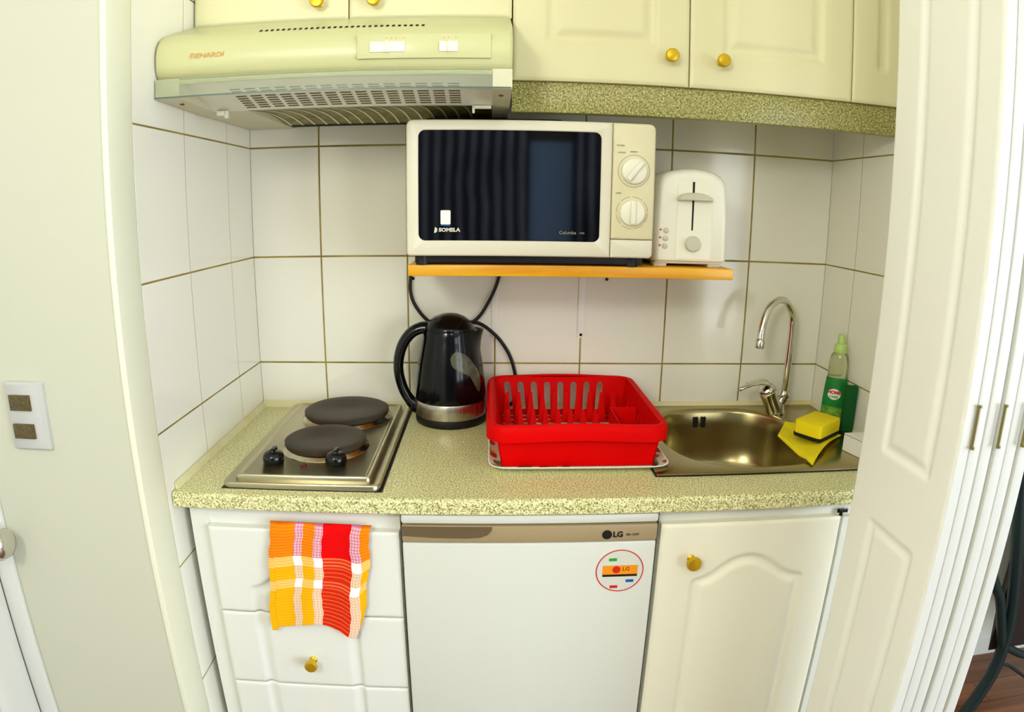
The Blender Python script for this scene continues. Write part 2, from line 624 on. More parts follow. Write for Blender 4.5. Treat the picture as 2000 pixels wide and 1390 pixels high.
def tiled(u0, u1, z0, z1, ulines, zlines, P, gu=0.0014, gz=0.0020, muh=1, muv=1, jit=0.0004, e=0.0012):
    """tiles between grout lines; P(u, z, d) maps to 3-D with d towards the room"""
    mb = MB()
    us = [u0] + [u for u in sorted(ulines) if u0 < u < u1] + [u1]
    zs = [z0] + [z for z in sorted(zlines) if z0 < z < z1] + [z1]
    rng = np.random.RandomState(3)
    for i in range(len(us) - 1):
        for j in range(len(zs) - 1):
            a0 = us[i] + (gu if i > 0 else 0.0005)
            a1 = us[i + 1] - (gu if i < len(us) - 2 else 0.0005)
            b0 = zs[j] + (gz if j > 0 else 0)
            b1 = zs[j + 1] - (gz if j < len(zs) - 2 else 0)
            if a1 - a0 < 0.004 or b1 - b0 < 0.004:
                continue
            t = rng.uniform(-jit, jit, 4)
            V = [P(a0, b0, 0), P(a1, b0, 0), P(a1, b1, 0), P(a0, b1, 0),
                 P(a0 + e, b0 + e, e + t[0]), P(a1 - e, b0 + e, e + t[1]), P(a1 - e, b1 - e, e + t[2]), P(a0 + e, b1 - e, e + t[3])]
            mb.add(V, [(4, 5, 6, 7), (0, 1, 5, 4), (1, 2, 6, 5), (2, 3, 7, 6), (3, 0, 4, 7)], 0)
    # grout: horizontal bands one material, vertical bands another
    for z in zs[1:-1]:
        mb.add([P(u0, z - gz, 0.0002), P(u1, z - gz, 0.0002), P(u1, z + gz, 0.0002), P(u0, z + gz, 0.0002)], [(0, 1, 2, 3)], muh)
    for u in us[1:-1]:
        mb.add([P(u - gu, z0, 0.0001), P(u + gu, z0, 0.0001), P(u + gu, z1, 0.0001), P(u - gu, z1, 0.0001)], [(0, 1, 2, 3)], muv)
    # backing slab
    V = [P(u0, z0, -.0002), P(u1, z0, -.0002), P(u1, z1, -.0002), P(u0, z1, -.0002), P(u0, z0, -.05), P(u1, z0, -.05), P(u1, z1, -.05), P(u0, z1, -.05)]
    mb.add(V, [(0, 1, 2, 3), (4, 5, 6, 7), (0, 1, 5, 4), (1, 2, 6, 5), (2, 3, 7, 6), (3, 0, 4, 7)], muv)
    return mb


# ------------------------------------------------------------------ the setting
HL = [k * 0.2497 for k in range(-4, 6)]
BW = tiled(XL, XR, ZF, ZT, [k * 0.2 for k in range(0, 6)], HL, lambda u, z, d: (u, -d, z), gu=.0016, gz=.0017)
struct(build('wall_back', BW, ['tile', 'grout'], smooth=0), 'white tiled back wall of the kitchen alcove with olive grout', 'wall')
LW = tiled(-0.52, 0.0, ZF, ZT, [-.1385, -.3385], HL, lambda u, z, d: (XL + d, u, z), muh=1, muv=2, gu=.0011, gz=.0015, jit=0.0, e=.0003)
struct(build('wall_left', LW, ['tile', 'grout', 'grout_pale'], smooth=0), 'left tiled side wall of the alcove, beside the hob', 'wall')
RW = tiled(-0.59, 0.0, ZF, ZT, [-.1365, -.3365, -.5365], HL, lambda u, z, d: (XR - d, u, z), muh=1, muv=2, gu=.0011, gz=.0015, jit=0.0, e=.0003)
struct(build('wall_right', RW, ['tile', 'grout', 'grout_pale'], smooth=0), 'right tiled side wall of the alcove, beside the sink', 'wall')
YF = -0.59
XS = -0.485
m = MB().box(XS - .1, XL - 0.0, YF, -0.5205, ZF, ZT, 0, 0.0)
m.box(XS - .1, XL - .05, -0.5205, 0.05, ZF, ZT, 0)
struct(build('wall_front', m, 'paint'), 'plain cream wall to the left of the alcove, carrying the light switch', 'wall')
m = MB().box(XS - .1, XS, -1.45, YF, 1.0, ZT).box(XS - .1, XS, -4.0, -1.45, ZF, ZT)
struct(build('wall_side', m, 'paint'), 'cream hallway wall around the white door on the left', 'wall')
m = MB().box(XR + .05, 1.27, YF + .01, 0.05, ZF, ZT)
struct(build('wall_partition', m, 'paint_white'), 'white partition at the right end of the alcove behind the folding door', 'wall')
m = MB().box(1.27, 3.5, 0.05, 0.15, ZF, ZT)
struct(build('wall_beyond', m, 'paint_white'), 'white wall of the next room behind the dark green chair', 'wall')
m = MB().box(3.4, 3.5, -4.0, 0.05, ZF, ZT)
struct(build('wall_window', m, 'paint'), 'right-hand wall of the room with the bright window', 'wall')
m = MB().box(-0.6, 3.5, -4.1, -4.0, ZF, ZT)
struct(build('wall_rear', m, 'rear'), 'dim wall behind the viewer with the striped curtain', 'wall')
m = MB().box(-0.6, 3.5, -4.1, 0.15, ZF - .05, ZF)
struct(build('floor', m, 'floorwood'), 'reddish brown wooden floor boards', 'floor')
m = MB().box(-0.6, 3.5, -4.1, 0.15, ZT, ZT + .05)
struct(build('ceiling', m, 'ceil'), 'plain pale ceiling of the room', 'ceiling')
m = MB().prism([(0.05, ZF), (0.036, ZF), (0.036, ZF + .06), (0.041, ZF + .072), (0.05, ZF + .078)], 'x', 1.27, 3.4)
struct(build('baseboard_beyond', m, 'gloss_white'), 'white baseboard along the wall behind the dark green chair', 'baseboard')
# caulk bead where the worktop meets the tiles
m = MB()
m.prism([(XL + .0015, ZC), (XL + .009, ZC), (XL + .0055, ZC + .006), (XL + .0015, ZC + .012)], 'y', -.49, -.0015)
m.prism([(-.0015, ZC), (-.009, ZC), (-.0055, ZC + .008), (-.0015, ZC + .016)], 'x', XL + .0015, XR - .0015)
m.prism([(XR - .0015, ZC), (XR - .009, ZC), (XR - .0055, ZC + .006), (XR - .0015, ZC + .012)], 'y', -.49, -.0015)
struct(build('trim_1', m, 'caulk'), 'cream sealant bead where the worktop meets the tiled walls', 'trim')
m = MB().box(XS, XS + .036, YF - .010, YF, ZF, ZT, 0, .003)
struct(build('trim_2', m, 'gloss_white'), 'white door casing strip at the left edge beside the switch wall', 'trim')

m = MB().box(XL - .010, XL + .0006, YF - .0022, -0.5202, ZF, ZT, 0, .0015)
struct(build('trim_3', m, 'jamb'), 'narrow cream jamb strip between the left wall and the tiles', 'trim')

# side door
dr = MB()
dd = relief_slab(-1.41, -0.602, ZF + .01, 0.99, 0, .04,
                 lambda X, Z: panel_profile(np.minimum(sd_rrect(X, Z, -1.33, -.672, -.93, -.15, .004), sd_rrect(X, Z, -1.33, -.672, .0, .9, .004)), .006),
                 step=.012, mapf=lambda u, d, z: (XS + .004 - d, u, z))
door1 = build('door_1', dd, 'gloss_white')
struct(door1, 'white panelled door at the left edge with a round metal knob', 'door')
kn = MB().lathe([(.0, -.0), (.026, 0), (.026, .005), (.012, .008), (.010, .026), (.016, .032), (.026, .040), (.0275, .050), (.022, .060), (.012, .064), (0.001, .065)], (XS + .004, -.628, -.166), 32, 0, axis='x')
build('door_knob', kn, 'rim_steel', door1)


# folding door: six leaves folded against each other at the right of the opening
LEAF0 = (0.977, -0.82, -0.596)
fd = thing('door_2', 'cream folding door with six narrow panelled leaves stacked at the right side', 'door', (1.03, -.70, ZF))
fd['kind'] = 'structure'
lx = [0.977, 0.9965, 1.0185, 1.0395, 1.0605, 1.0805]
lz0, lz1 = ZF + .012, 1.12
for i, x in enumerate(lx):
    if i == 0:
        # face towards the kitchen with two routed panels
        def dep(Y, Z):
            s = np.minimum(sd_rrect(Y, Z, -.777, -.652, .022, .98, .010), sd_rrect(Y, Z, -.777, -.652, -.93, -.082, .010))
            return panel_profile(s, .0045, .010, .024, .001)
        lm = relief_slab(-.82, -.596, lz0, lz1, 0, .0165, dep, .0035, .002, mapf=lambda u, d, z: (0.977 + d, u, z), side_mi=1)
    else:
        lm = MB().box(x, x + .0172, -.82 + (.0012 if i % 2 else 0.004), -.597, lz0, lz1, 0, .002, 2)
    build('leaf', lm, ['leaf', 'leaf_edge_dimmed'] if i == 0 else 'leaf_edge_dimmed', fd)
for xh in (0.9950, 1.0378, 1.0792):
    for zc_ in (0.118, 0.88, -.72):
        h = MB().tube([(xh, -.8225, zc_ - .026), (xh, -.8225, zc_ + .026)], .0022, 10)
        h.tube([(xh, -.8235, zc_ - .029), (xh, -.8235, zc_ - .026)], .0032, 10)
        h.tube([(xh, -.8235, zc_ + .026), (xh, -.8235, zc_ + .029)], .0032, 10)
        build('hinge', h, 'brass', fd)

# windows behind the camera: what the shiny things reflect
wn = MB().box(3.385, 3.40, -3.42, -1.48, -.62, 1.12, 0)
w1 = build('window_1', wn, 'pane')
struct(w1, 'bright daylit window in the right-hand wall of the room', 'window')
fr = MB()
for (a, b, c, d) in ((-3.46, -3.40, -.66, 1.16), (-1.50, -1.44, -.66, 1.16), (-2.48, -2.42, -.66, 1.16), (-3.46, -1.44, -.66, -.60), (-3.46, -1.44, 1.10, 1.16)):
    fr.box(3.37, 3.40, a, b, c, d)
build('window_frame', fr, 'gloss_white', w1)
cu = MB()
N = 240
for (xa, xb) in ((-.40, .66), (.98, 1.70)):
    n_ = int(N * (xb - xa))
    r0 = [(xa + (xb - xa) * i / n_, -3.93 + .03 * math.sin(i * .9) + .012 * math.sin(i * .31), -.95) for i in range(n_ + 1)]
    r1 = [(p[0], p[1], 1.25) for p in r0]
    cu.loft([r0, r1], 0, False, (False, False))
cm, nt, b = node_mat('curtain_stripes')
tc = nt.nodes.new('ShaderNodeTexCoord')
wv = nt.nodes.new('ShaderNodeTexWave')
wv.inputs['Scale'].default_value = 3.6
wv.inputs['Distortion'].default_value = 3.0
wv.inputs['Detail Scale'].default_value = 0.4
nt.links.new(tc.outputs['Object'], wv.inputs['Vector'])
rr_ = nt.nodes.new('ShaderNodeValToRGB')
rr_.color_ramp.elements[0].position = .45
rr_.color_ramp.elements[0].color = (*lin((14, 16, 34)), 1)
rr_.color_ramp.elements[1].position = .6
rr_.color_ramp.elements[1].color = (*lin((225, 232, 250)), 1)
nt.links.new(wv.outputs['Fac'], rr_.inputs['Fac'])
nt.links.new(rr_.outputs['Color'], b.inputs['Base Color'])
b.inputs['Roughness'].default_value = .9
tag(build('curtain', cu, cm), 'striped dark curtain hanging on the wall behind the viewer', 'curtain')
w2 = build('window_2', MB().box(.67, .98, -3.99, -3.975, .05, .84), emit_mat('dim_pane', (130, 165, 205), 0.45))
struct(w2, 'narrow bluish window between the curtains behind the viewer', 'window')

# ------------------------------------------------------------------ worktop
pr = [(-.0015, ZC), (-.0015, ZC - .028), (-.505, ZC - .028), (-.507, ZC - .026)]
for k in range(7):
    t = math.radians(180 - 90 * k / 6)
    pr.append((-.499 + .008 * math.cos(t), ZC - .008 + .008 * math.sin(t)))
# the worktop stops around the sink cut-out, so it is made of four strips in one mesh
m = MB()
SX0, SX1, SY0, SY1 = .735, 1.092, -.395, -.026


def ctop(x0, x1):
    m.prism(pr, 'x', x0, x1)


ctop(XL + .002, SX0)
ctop(SX1, XR - .002)
pf = [(SY0, ZC), (SY0, ZC - .028)] + pr[2:]
m.prism(pf, 'x', SX0, SX1)
m.box(SX0, SX1, SY1, -.0015, ZC - .028, ZC)
tag(build('worktop', m, 'counter'), 'speckled grey-green laminate worktop running across the alcove', 'worktop')

# ------------------------------------------------------------------ drawer unit (left)
YD = -.49


def unit_box(x0, x1, y0, y1, z0, z1, t=.016):
    b_ = MB()
    b_.box(x0, x0 + t, y0, y1, z0, z1).box(x1 - t, x1, y0, y1, z0, z1)
    b_.box(x0 + t, x1 - t, y1 - t, y1, z0, z1).box(x0 + t, x1 - t, y0, y1 - t, z0, z0 + t)
    b_.box(x0 + t, x1 - t, y0, y1 - t, z1 - t, z1)
    return b_


du = thing('drawer_unit', 'white drawer unit under the hob with a towel over its top drawer', 'cabinet', (.06, -.25, ZF))
m = unit_box(-.146, .2345, -.472, -.02, ZF, ZC - .0285)
m.box(-.146, .2345, -.4735, -.472, -.190, ZC - .0285).box(-.146, -.113, -.478, -.472, ZF, ZC - .0285)
build('body', m, 'cab_low', du)
motif = [(-.047, -1.3), (-.047, -.300)]
for k in range(13):
    t = k / 12
    motif.append((-.047 + .199 * t, -.300 + .050 * math.sin(math.pi * t) ** 1.6))
motif += [(.152, -1.3)]


def drawer_dep(X, Z):
    s = sd_poly(X, Z, motif)
    t = -s
    return .0055 * sstep(0, .008, t) - .005 * sstep(.012, .028, t)


def knob(name, par, x, y, z, r=.0125):
    k_ = MB().lathe([(.0, 0), (.0075, 0), (.0075, -.002), (.005, -.004), (.0045, -.012), (r * .8, -.016), (r, -.0195), (r, -.023), (r * .85, -.0255), (r * .5, -.0262), (.0005, -.0265)], (x, y, z), 24, 0, axis='y')
    return build(name, k_, 'gold', par)


for k, (z0, z1) in enumerate(((-.3555, -.181), (-.5205, -.3585), (-.690, -.5235), (-.93, -.693))):
    d = build('drawer', relief_slab(-.111, .2335, z0, z1, YD, .016, drawer_dep, .003, .0025), 'cab_low', du)
    if k:
        knob('knob', d, .0560, YD + .001, (-.459 if k == 1 else (z0 + z1) / 2))

# ------------------------------------------------------------------ sink cabinet (right)
sc = thing('sink_cabinet', 'white base cabinet under the sink with an arched panel door', 'cabinet', (.94, -.25, ZF))
m = unit_box(.6865, XR - .003, -.472, -.02, ZF, -.29)
m.box(.6865, .7015, -.472, -.02, -.29, ZC - .0285).box(.7015, XR - .003, -.472, -.466, -.29, ZC - .0285)
m.box(.6865, XR - .003, -.4735, -.472, -.190, ZC - .0285).box(1.0395, XR - .003, -.486, -.472, ZF, -.172)
build('body', m, 'cab_low', sc)
arch = [(.7500, -.95), (.7500, -.290), (.7556, -.2805), (.778, -.2731), (.792, -.2640), (.8056, -.2521), (.822, -.2415), (.8406, -.2345), (.8641, -.2318), (.886, -.2370), (.9048, -.2470), (.921, -.2590), (.937, -.2700), (.955, -.2770), (.9720, -.2802), (.9785, -.2900), (.9785, -.95)]
d = build('door', relief_slab(.688, 1.033, -.985, -.1695, YD, .016,
                              lambda X, Z: panel_profile(sd_poly(X, Z, arch), .006, .011, .028, .001), .0035, .003), 'cab_low_lifted', sc)
knob('knob', d, .7475, YD + .001, -.2385, .0140)
h = MB().box(1.028, 1.050, -.4815, -.4785, -.166, -.158, 0, .001)
h.tube([(1.034, -.484, -.170), (1.034, -.484, -.158)], .0035, 10)
build('hinge', h, 'black', sc)

# ------------------------------------------------------------------ fridge
fr = thing('fridge', 'small white under-counter fridge with a taupe top band and round sticker', 'fridge', (.459, -.25, ZF))
FX0, FX1, FY = .2392, .6785, -.500
build('body', MB().box(FX0, FX1 - .006, -.462, -.03, ZF + .02, -.160, 0, .004), 'fridge', fr)
build('top', MB().box(FX0, FX1, -.500, -.03, -.1585, -.1405, 0, .005), 'fridge', fr)
d = build('door', MB().box(FX0 + .001, FX1 - .001, FY, -.465, ZF + .06, -.1935, 0, .005), 'fridge', fr)
bnd = MB().box(FX0 + .001, FX1 - .001, FY - .0005, -.465, -.1930, -.1610, 0, .003)
b_ = build('band', bnd, 'taupe', d)
poly = [(FX0 + .002, -.1625), (.3935, -.1625), (.3925, -.1690), (.386, -.1770), (.374, -.1820), (.35, -.1838), (.30, -.1832), (FX0 + .002, -.1800)]
build('handle_recess', MB().prism(poly, 'y', FY - .0018, FY - .0002), 'brown', d)
m = MB().lathe([(.0085, 0), (.0085, -.0012), (.0005, -.0014)], (.5895, FY - .0004, -.1792), 28, 0, axis='y')
m = merge(m, text_mb('LG', .0145, (.6085, FY - .0010, -.1795), bold=.0005), text_mb('GR-151SF', .0055, (.634, FY - .0010, -.1800)))
build('logo', m, 'blackp', d)
st = thing_c = None
SXc, SZc, SR = .6165, -.2520, .0425
stk = MB()
ro, ri = SR, SR - .0019
n = 64
V = []
for r_ in (ro, ri):
    for i in range(n):
        a = 2 * math.pi * i / n
        V.append((SXc + r_ * math.cos(a), FY - .0008, SZc + r_ * math.sin(a)))
stk.add(V, [(i, (i + 1) % n, n + (i + 1) % n, n + i) for i in range(n)], 0)
stk.add([(SXc + ri * math.cos(2 * math.pi * i / n), FY - .0005, SZc + ri * math.sin(2 * math.pi * i / n)) for i in range(n)], [tuple(range(n))], 1)


def quad(mb, x0, x1, z0, z1, y, mi):
    mb.add([(x0, y, z0), (x1, y, z0), (x1, y, z1), (x0, y, z1)], [(0, 1, 2, 3)], mi)


quad(stk, .5860, .6482, -.2590, -.2410, FY - .0009, 2)
quad(stk, .5860, .6482, -.2635, -.2590, FY - .0009, 3)
quad(stk, .5960, .6100, -.2320, -.2262, FY - .0009, 4)
quad(stk, .6285, .6425, -.2757, -.2700, FY - .0009, 5)
quad(stk, .6005, .6145, -.2872, -.2815, FY - .0009, 6)
stk.add([(.6105 + .0072 * math.cos(2 * math.pi * i / 24), FY - .0012, -.2492 + .0072 * math.sin(2 * math.pi * i / 24)) for i in range(24)], [tuple(range(24))], 0)
stk = merge(stk, text_mb('LG', .0105, (.6275, FY - .0011, -.2485), mi=3, depth=.0001))
build('sticker', stk, ['redp', 'fridge', 'orange', 'blackp', 'greenp', 'bluep', 'redp'], d)

# ------------------------------------------------------------------ hob
hb = thing('hob', 'stainless steel two-ring electric hob set into the worktop', 'hob', (.06, -.24, ZC))


def tray_loft(mb, x0, x1, y0, y1, levels, r=.012):
    rings = []
    for ins, z in levels:
        rings.append([(x, y, z) for x, y in rrect(x0 + ins, x1 - ins, y0 + ins, y1 - ins, max(.002, r - ins * .3), 5)])
    mb.loft(rings)


m = MB()
tray_loft(m, -.0775, .2025, -.479, -.0115, [(0, ZC + .0012), (0, ZC + .0085), (.0012, ZC + .0105), (.004, ZC + .0110), (.0155, ZC + .0060), (.0175, ZC + .0060), (.0180, ZC + .0160), (.0195, ZC + .0185), (.0225, ZC + .0190), (.0255, ZC + .0180), (.028, ZC + .0155)], .014)
build('frame', m, 'steel', hb)
m = MB().box(-.0780, .2075, -.4805, -.0105, ZC + .0001, ZC + .0012, 0, .0)  # gasket widened on the right to draw the frame's shadow line
build('gasket_shade', m, 'black_matt', hb)
for (x, y, r) in ((.0725, -.118, .0930), (.0700, -.307, .0790)):
    rg = MB().lathe([(r + .0060, ZC + .0156), (r + .0050, ZC + .0172), (r + .0010, ZC + .0190), (r - .002, ZC + .0235), (r - .005, ZC + .0245), (r - .007, ZC + .0175)], (x, y, 0), 64, 0, caps=(False, False))
    bn = build('burner', MB().lathe([(r - .008, ZC + .0155), (r - .006, ZC + .0235), (r - .001, ZC + .0245), (r, ZC + .0270), (r, ZC + .0330), (r - .0035, ZC + .0352), (r - .010, ZC + .0358), (r * .62, ZC + .0352), (r * .60, ZC + .0345), (r * .34, ZC + .0345), (r * .31, ZC + .0332), (.0005, ZC + .0332)], (x, y, 0), 64, 0), 'iron', hb)
    build('burner_ring', rg, 'tinted_ring', bn)
for x in (-.0085, .1095):
    k_ = MB().lathe([(.0185, ZC + .0155), (.0195, ZC + .018), (.0200, ZC + .024), (.0185, ZC + .031), (.014, ZC + .036), (.008, ZC + .038), (.0005, ZC + .0385)], (x, -.392, 0), 32, 0)
    k_.box(x - .005, x + .005, -.404, -.376, ZC + .028, ZC + .043, 0, .004, 3)
    build('knob', k_, 'black', hb)
build('indicator_light', MB().lathe([(.0055, ZC + .0155), (.0055, ZC + .0175), (.003, ZC + .0185), (.0003, ZC + .0187)], (.0520, -.405, 0), 20), mat('dark_red_lens', (96, 30, 16), .2), hb)

# ------------------------------------------------------------------ sink
sk = thing('sink', 'stainless steel inset sink with a rounded bowl right of the dish rack', 'sink', (.92, -.21, ZC))
BX, BY, BA, BB = .9150, -.2120, .1680, .1790


def superel(a, b, z, n=72, e=2.7):
    out = []
    for i in range(n):
        t = 2 * math.pi * i / n
        c, s_ = math.cos(t), math.sin(t)
        out.append((BX + a * math.copysign(abs(c) ** (2 / e), c), BY + b * math.copysign(abs(s_) ** (2 / e), s_), z))
    return out


def outer_ring(x0, x1, y0, y1, z, n=72):
    out = []
    for i in range(n):
        t = 2 * math.pi * i / n
        c, s_ = math.cos(t), math.sin(t)
        k = 1e9
        if abs(c) > 1e-9:
            k = min(k, ((x1 - BX) if c > 0 else (x0 - BX)) / c)
        if abs(s_) > 1e-9:
            k = min(k, ((y1 - BY) if s_ > 0 else (y0 - BY)) / s_)
        out.append([BX + k * c, BY + k * s_, z])
    for cx, cy in ((x0, y0), (x1, y0), (x1, y1), (x0, y1)):
        j = min(range(n), key=lambda q: (out[q][0] - cx) ** 2 + (out[q][1] - cy) ** 2)
        out[j] = [cx, cy, z]
    return out


zs_ = ZC + .0060
m = MB()
rg = [outer_ring(.690, 1.197, -.4185, -.0035, ZC + .0030), outer_ring(.690, 1.197, -.4185, -.0035, zs_ - .0008), outer_ring(.6915, 1.1955, -.417, -.005, zs_)]
for (k, z) in ((1.05, zs_), (1.02, zs_ - .0006), (1.0, zs_ - .0035), (.985, zs_ - .010), (.965, zs_ - .04), (.945, zs_ - .09), (.91, zs_ - .125), (.84, zs_ - .142), (.70, zs_ - .150), (.40, zs_ - .154), (.14, zs_ - .156)):
    rg.append(superel(BA * k, BB * k, z))
m.loft(rg, 0, True, (False, False))
o = build('basin', m, 'steel_sink', sk, smooth=50)
m = MB()
m.box(.688, .694, -.4185, -.0035, ZC + .0002, ZC + .0030).box(.694, 1.197, -.4195, -.4130, ZC + .0002, ZC + .0030)  # black strip under the flange, standing in for the dark gap below
build('gasket_shade', m, 'black_matt', sk)
dm = MB().lathe([(.026, zs_ - .157), (.026, zs_ - .1545), (.020, zs_ - .156), (.0005, zs_ - .158)], (BX, BY, 0), 32)
build('drain', dm, 'rim_steel', sk)
ov = MB()
for x in (.8790, .8855, .8985, .9050):
    ov.box(x - .0020, x + .0020, BY + BB * .952 - .0025, BY + BB * .965 + .004, zs_ - .044, zs_ - .018, 0, .001)
build('overflow_slots', ov, 'dark', sk)
build('overflow_screw', MB().lathe([(.0030, 0), (.0030, -.0015), (.0003, -.002)], (.8920, BY + BB * .952, zs_ - .031), 14, axis='y'), 'rim_steel', sk)

# ------------------------------------------------------------------ faucet
fc = thing('faucet', 'chrome mixer tap with a tall swan-neck spout behind the sink', 'faucet', (1.075, -.07, zs_))
bx, by = 1.0720, -.066
ax = (Vector((1.0340, -.092, -.040)) - Vector((bx, by, zs_)))
L_ = ax.length
Rq = Vector((0, 0, 1)).rotation_difference(ax.normalized()).to_matrix()
m = MB().lathe([(.0215, .012), (.0205, .02), (.0195, .03), (.0195, L_ * .7), (.0210, L_ * .9), (.0215, L_)], (bx, by, zs_), 32, 0, rot=Rq)
build('body', m, 'chrome', fc)
build('flange', MB().lathe([(.0255, .0003), (.0255, .004), (.0235, .007), (.0215, .020), (.0205, .024)], (bx, by, zs_), 32), 'chrome', fc)
sidep = spline([(1.068, -.068, zs_ + .014), (1.084, -.062, zs_ + .022), (1.0935, -.060, zs_ + .036)], 6)
m = MB().tube(sidep, .0125, 16)
build('outlet_elbow', m, 'chrome', fc)
build('swivel_nut', MB().lathe([(.009, -.010), (.0135, -.006), (.0148, 0), (.0135, .006), (.010, .011)], (1.0938, -.060, -.0610), 28), 'chrome', fc)
sp = spline([(1.0940, -.060, -.056), (1.0955, -.060, -.02), (1.0967, -.061, .04), (1.0968, -.062, .1020), (1.0925, -.066, .1330), (1.0800, -.073, .1535), (1.0660, -.081, .1670), (1.0480, -.091, .1720), (1.0290, -.102, .1680), (1.0120, -.112, .1570), (.9990, -.120, .1340), (.9915, -.126, .1080), (.9885, -.130, .0850)], 6)
build('spout', MB().tube(sp, .0086, 18), 'chrome', fc)
dv = Vector((-.0035, -.004, -.024)).normalized()
m = MB().lathe([(.0082, -.002), (.0100, .0), (.0105, .004), (.0102, .018), (.0090, .020), (.0070, .0195), (.0003, .019)], (.9887, -.1298, .0870), 24, 0, rot=Vector((0, 0, 1)).rotation_difference(dv).to_matrix())
build('aerator', m, 'rim_steel', fc)
lv = [(1.0500, -.080, -.0335), (1.0400, -.088, -.0255), (1.0250, -.098, -.0195), (1.0050, -.110, -.0160), (.9800, -.121, -.0170), (.9620, -.128, -.0210), (.9480, -.133, -.0265)]
lp_ = spline(lv, 5)
wd = np.interp(np.linspace(0, 1, len(lp_)), [0, .2, .5, .85, 1], [.018, .026, .021, .014, .006])
m = MB()
rings = []
for p, w_ in zip(lp_, wd):
    hh = .0055
    rings.append([(p.x + w_ * .5 * math.cos(a) * .55, p.y + w_ * math.cos(a) * .95, p.z + hh * math.sin(a)) for a in (2 * math.pi * k / 16 for k in range(16))])
m.loft(rings)
build('lever', m, 'chrome', fc)
m = MB().lathe([(.0200, 0), (.0205, .004), (.017, .010), (.008, .014), (.0005, .015)], tuple(Vector((bx, by, zs_)) + ax), 28, 0, rot=Rq)
build('cap', m, 'chrome', fc)

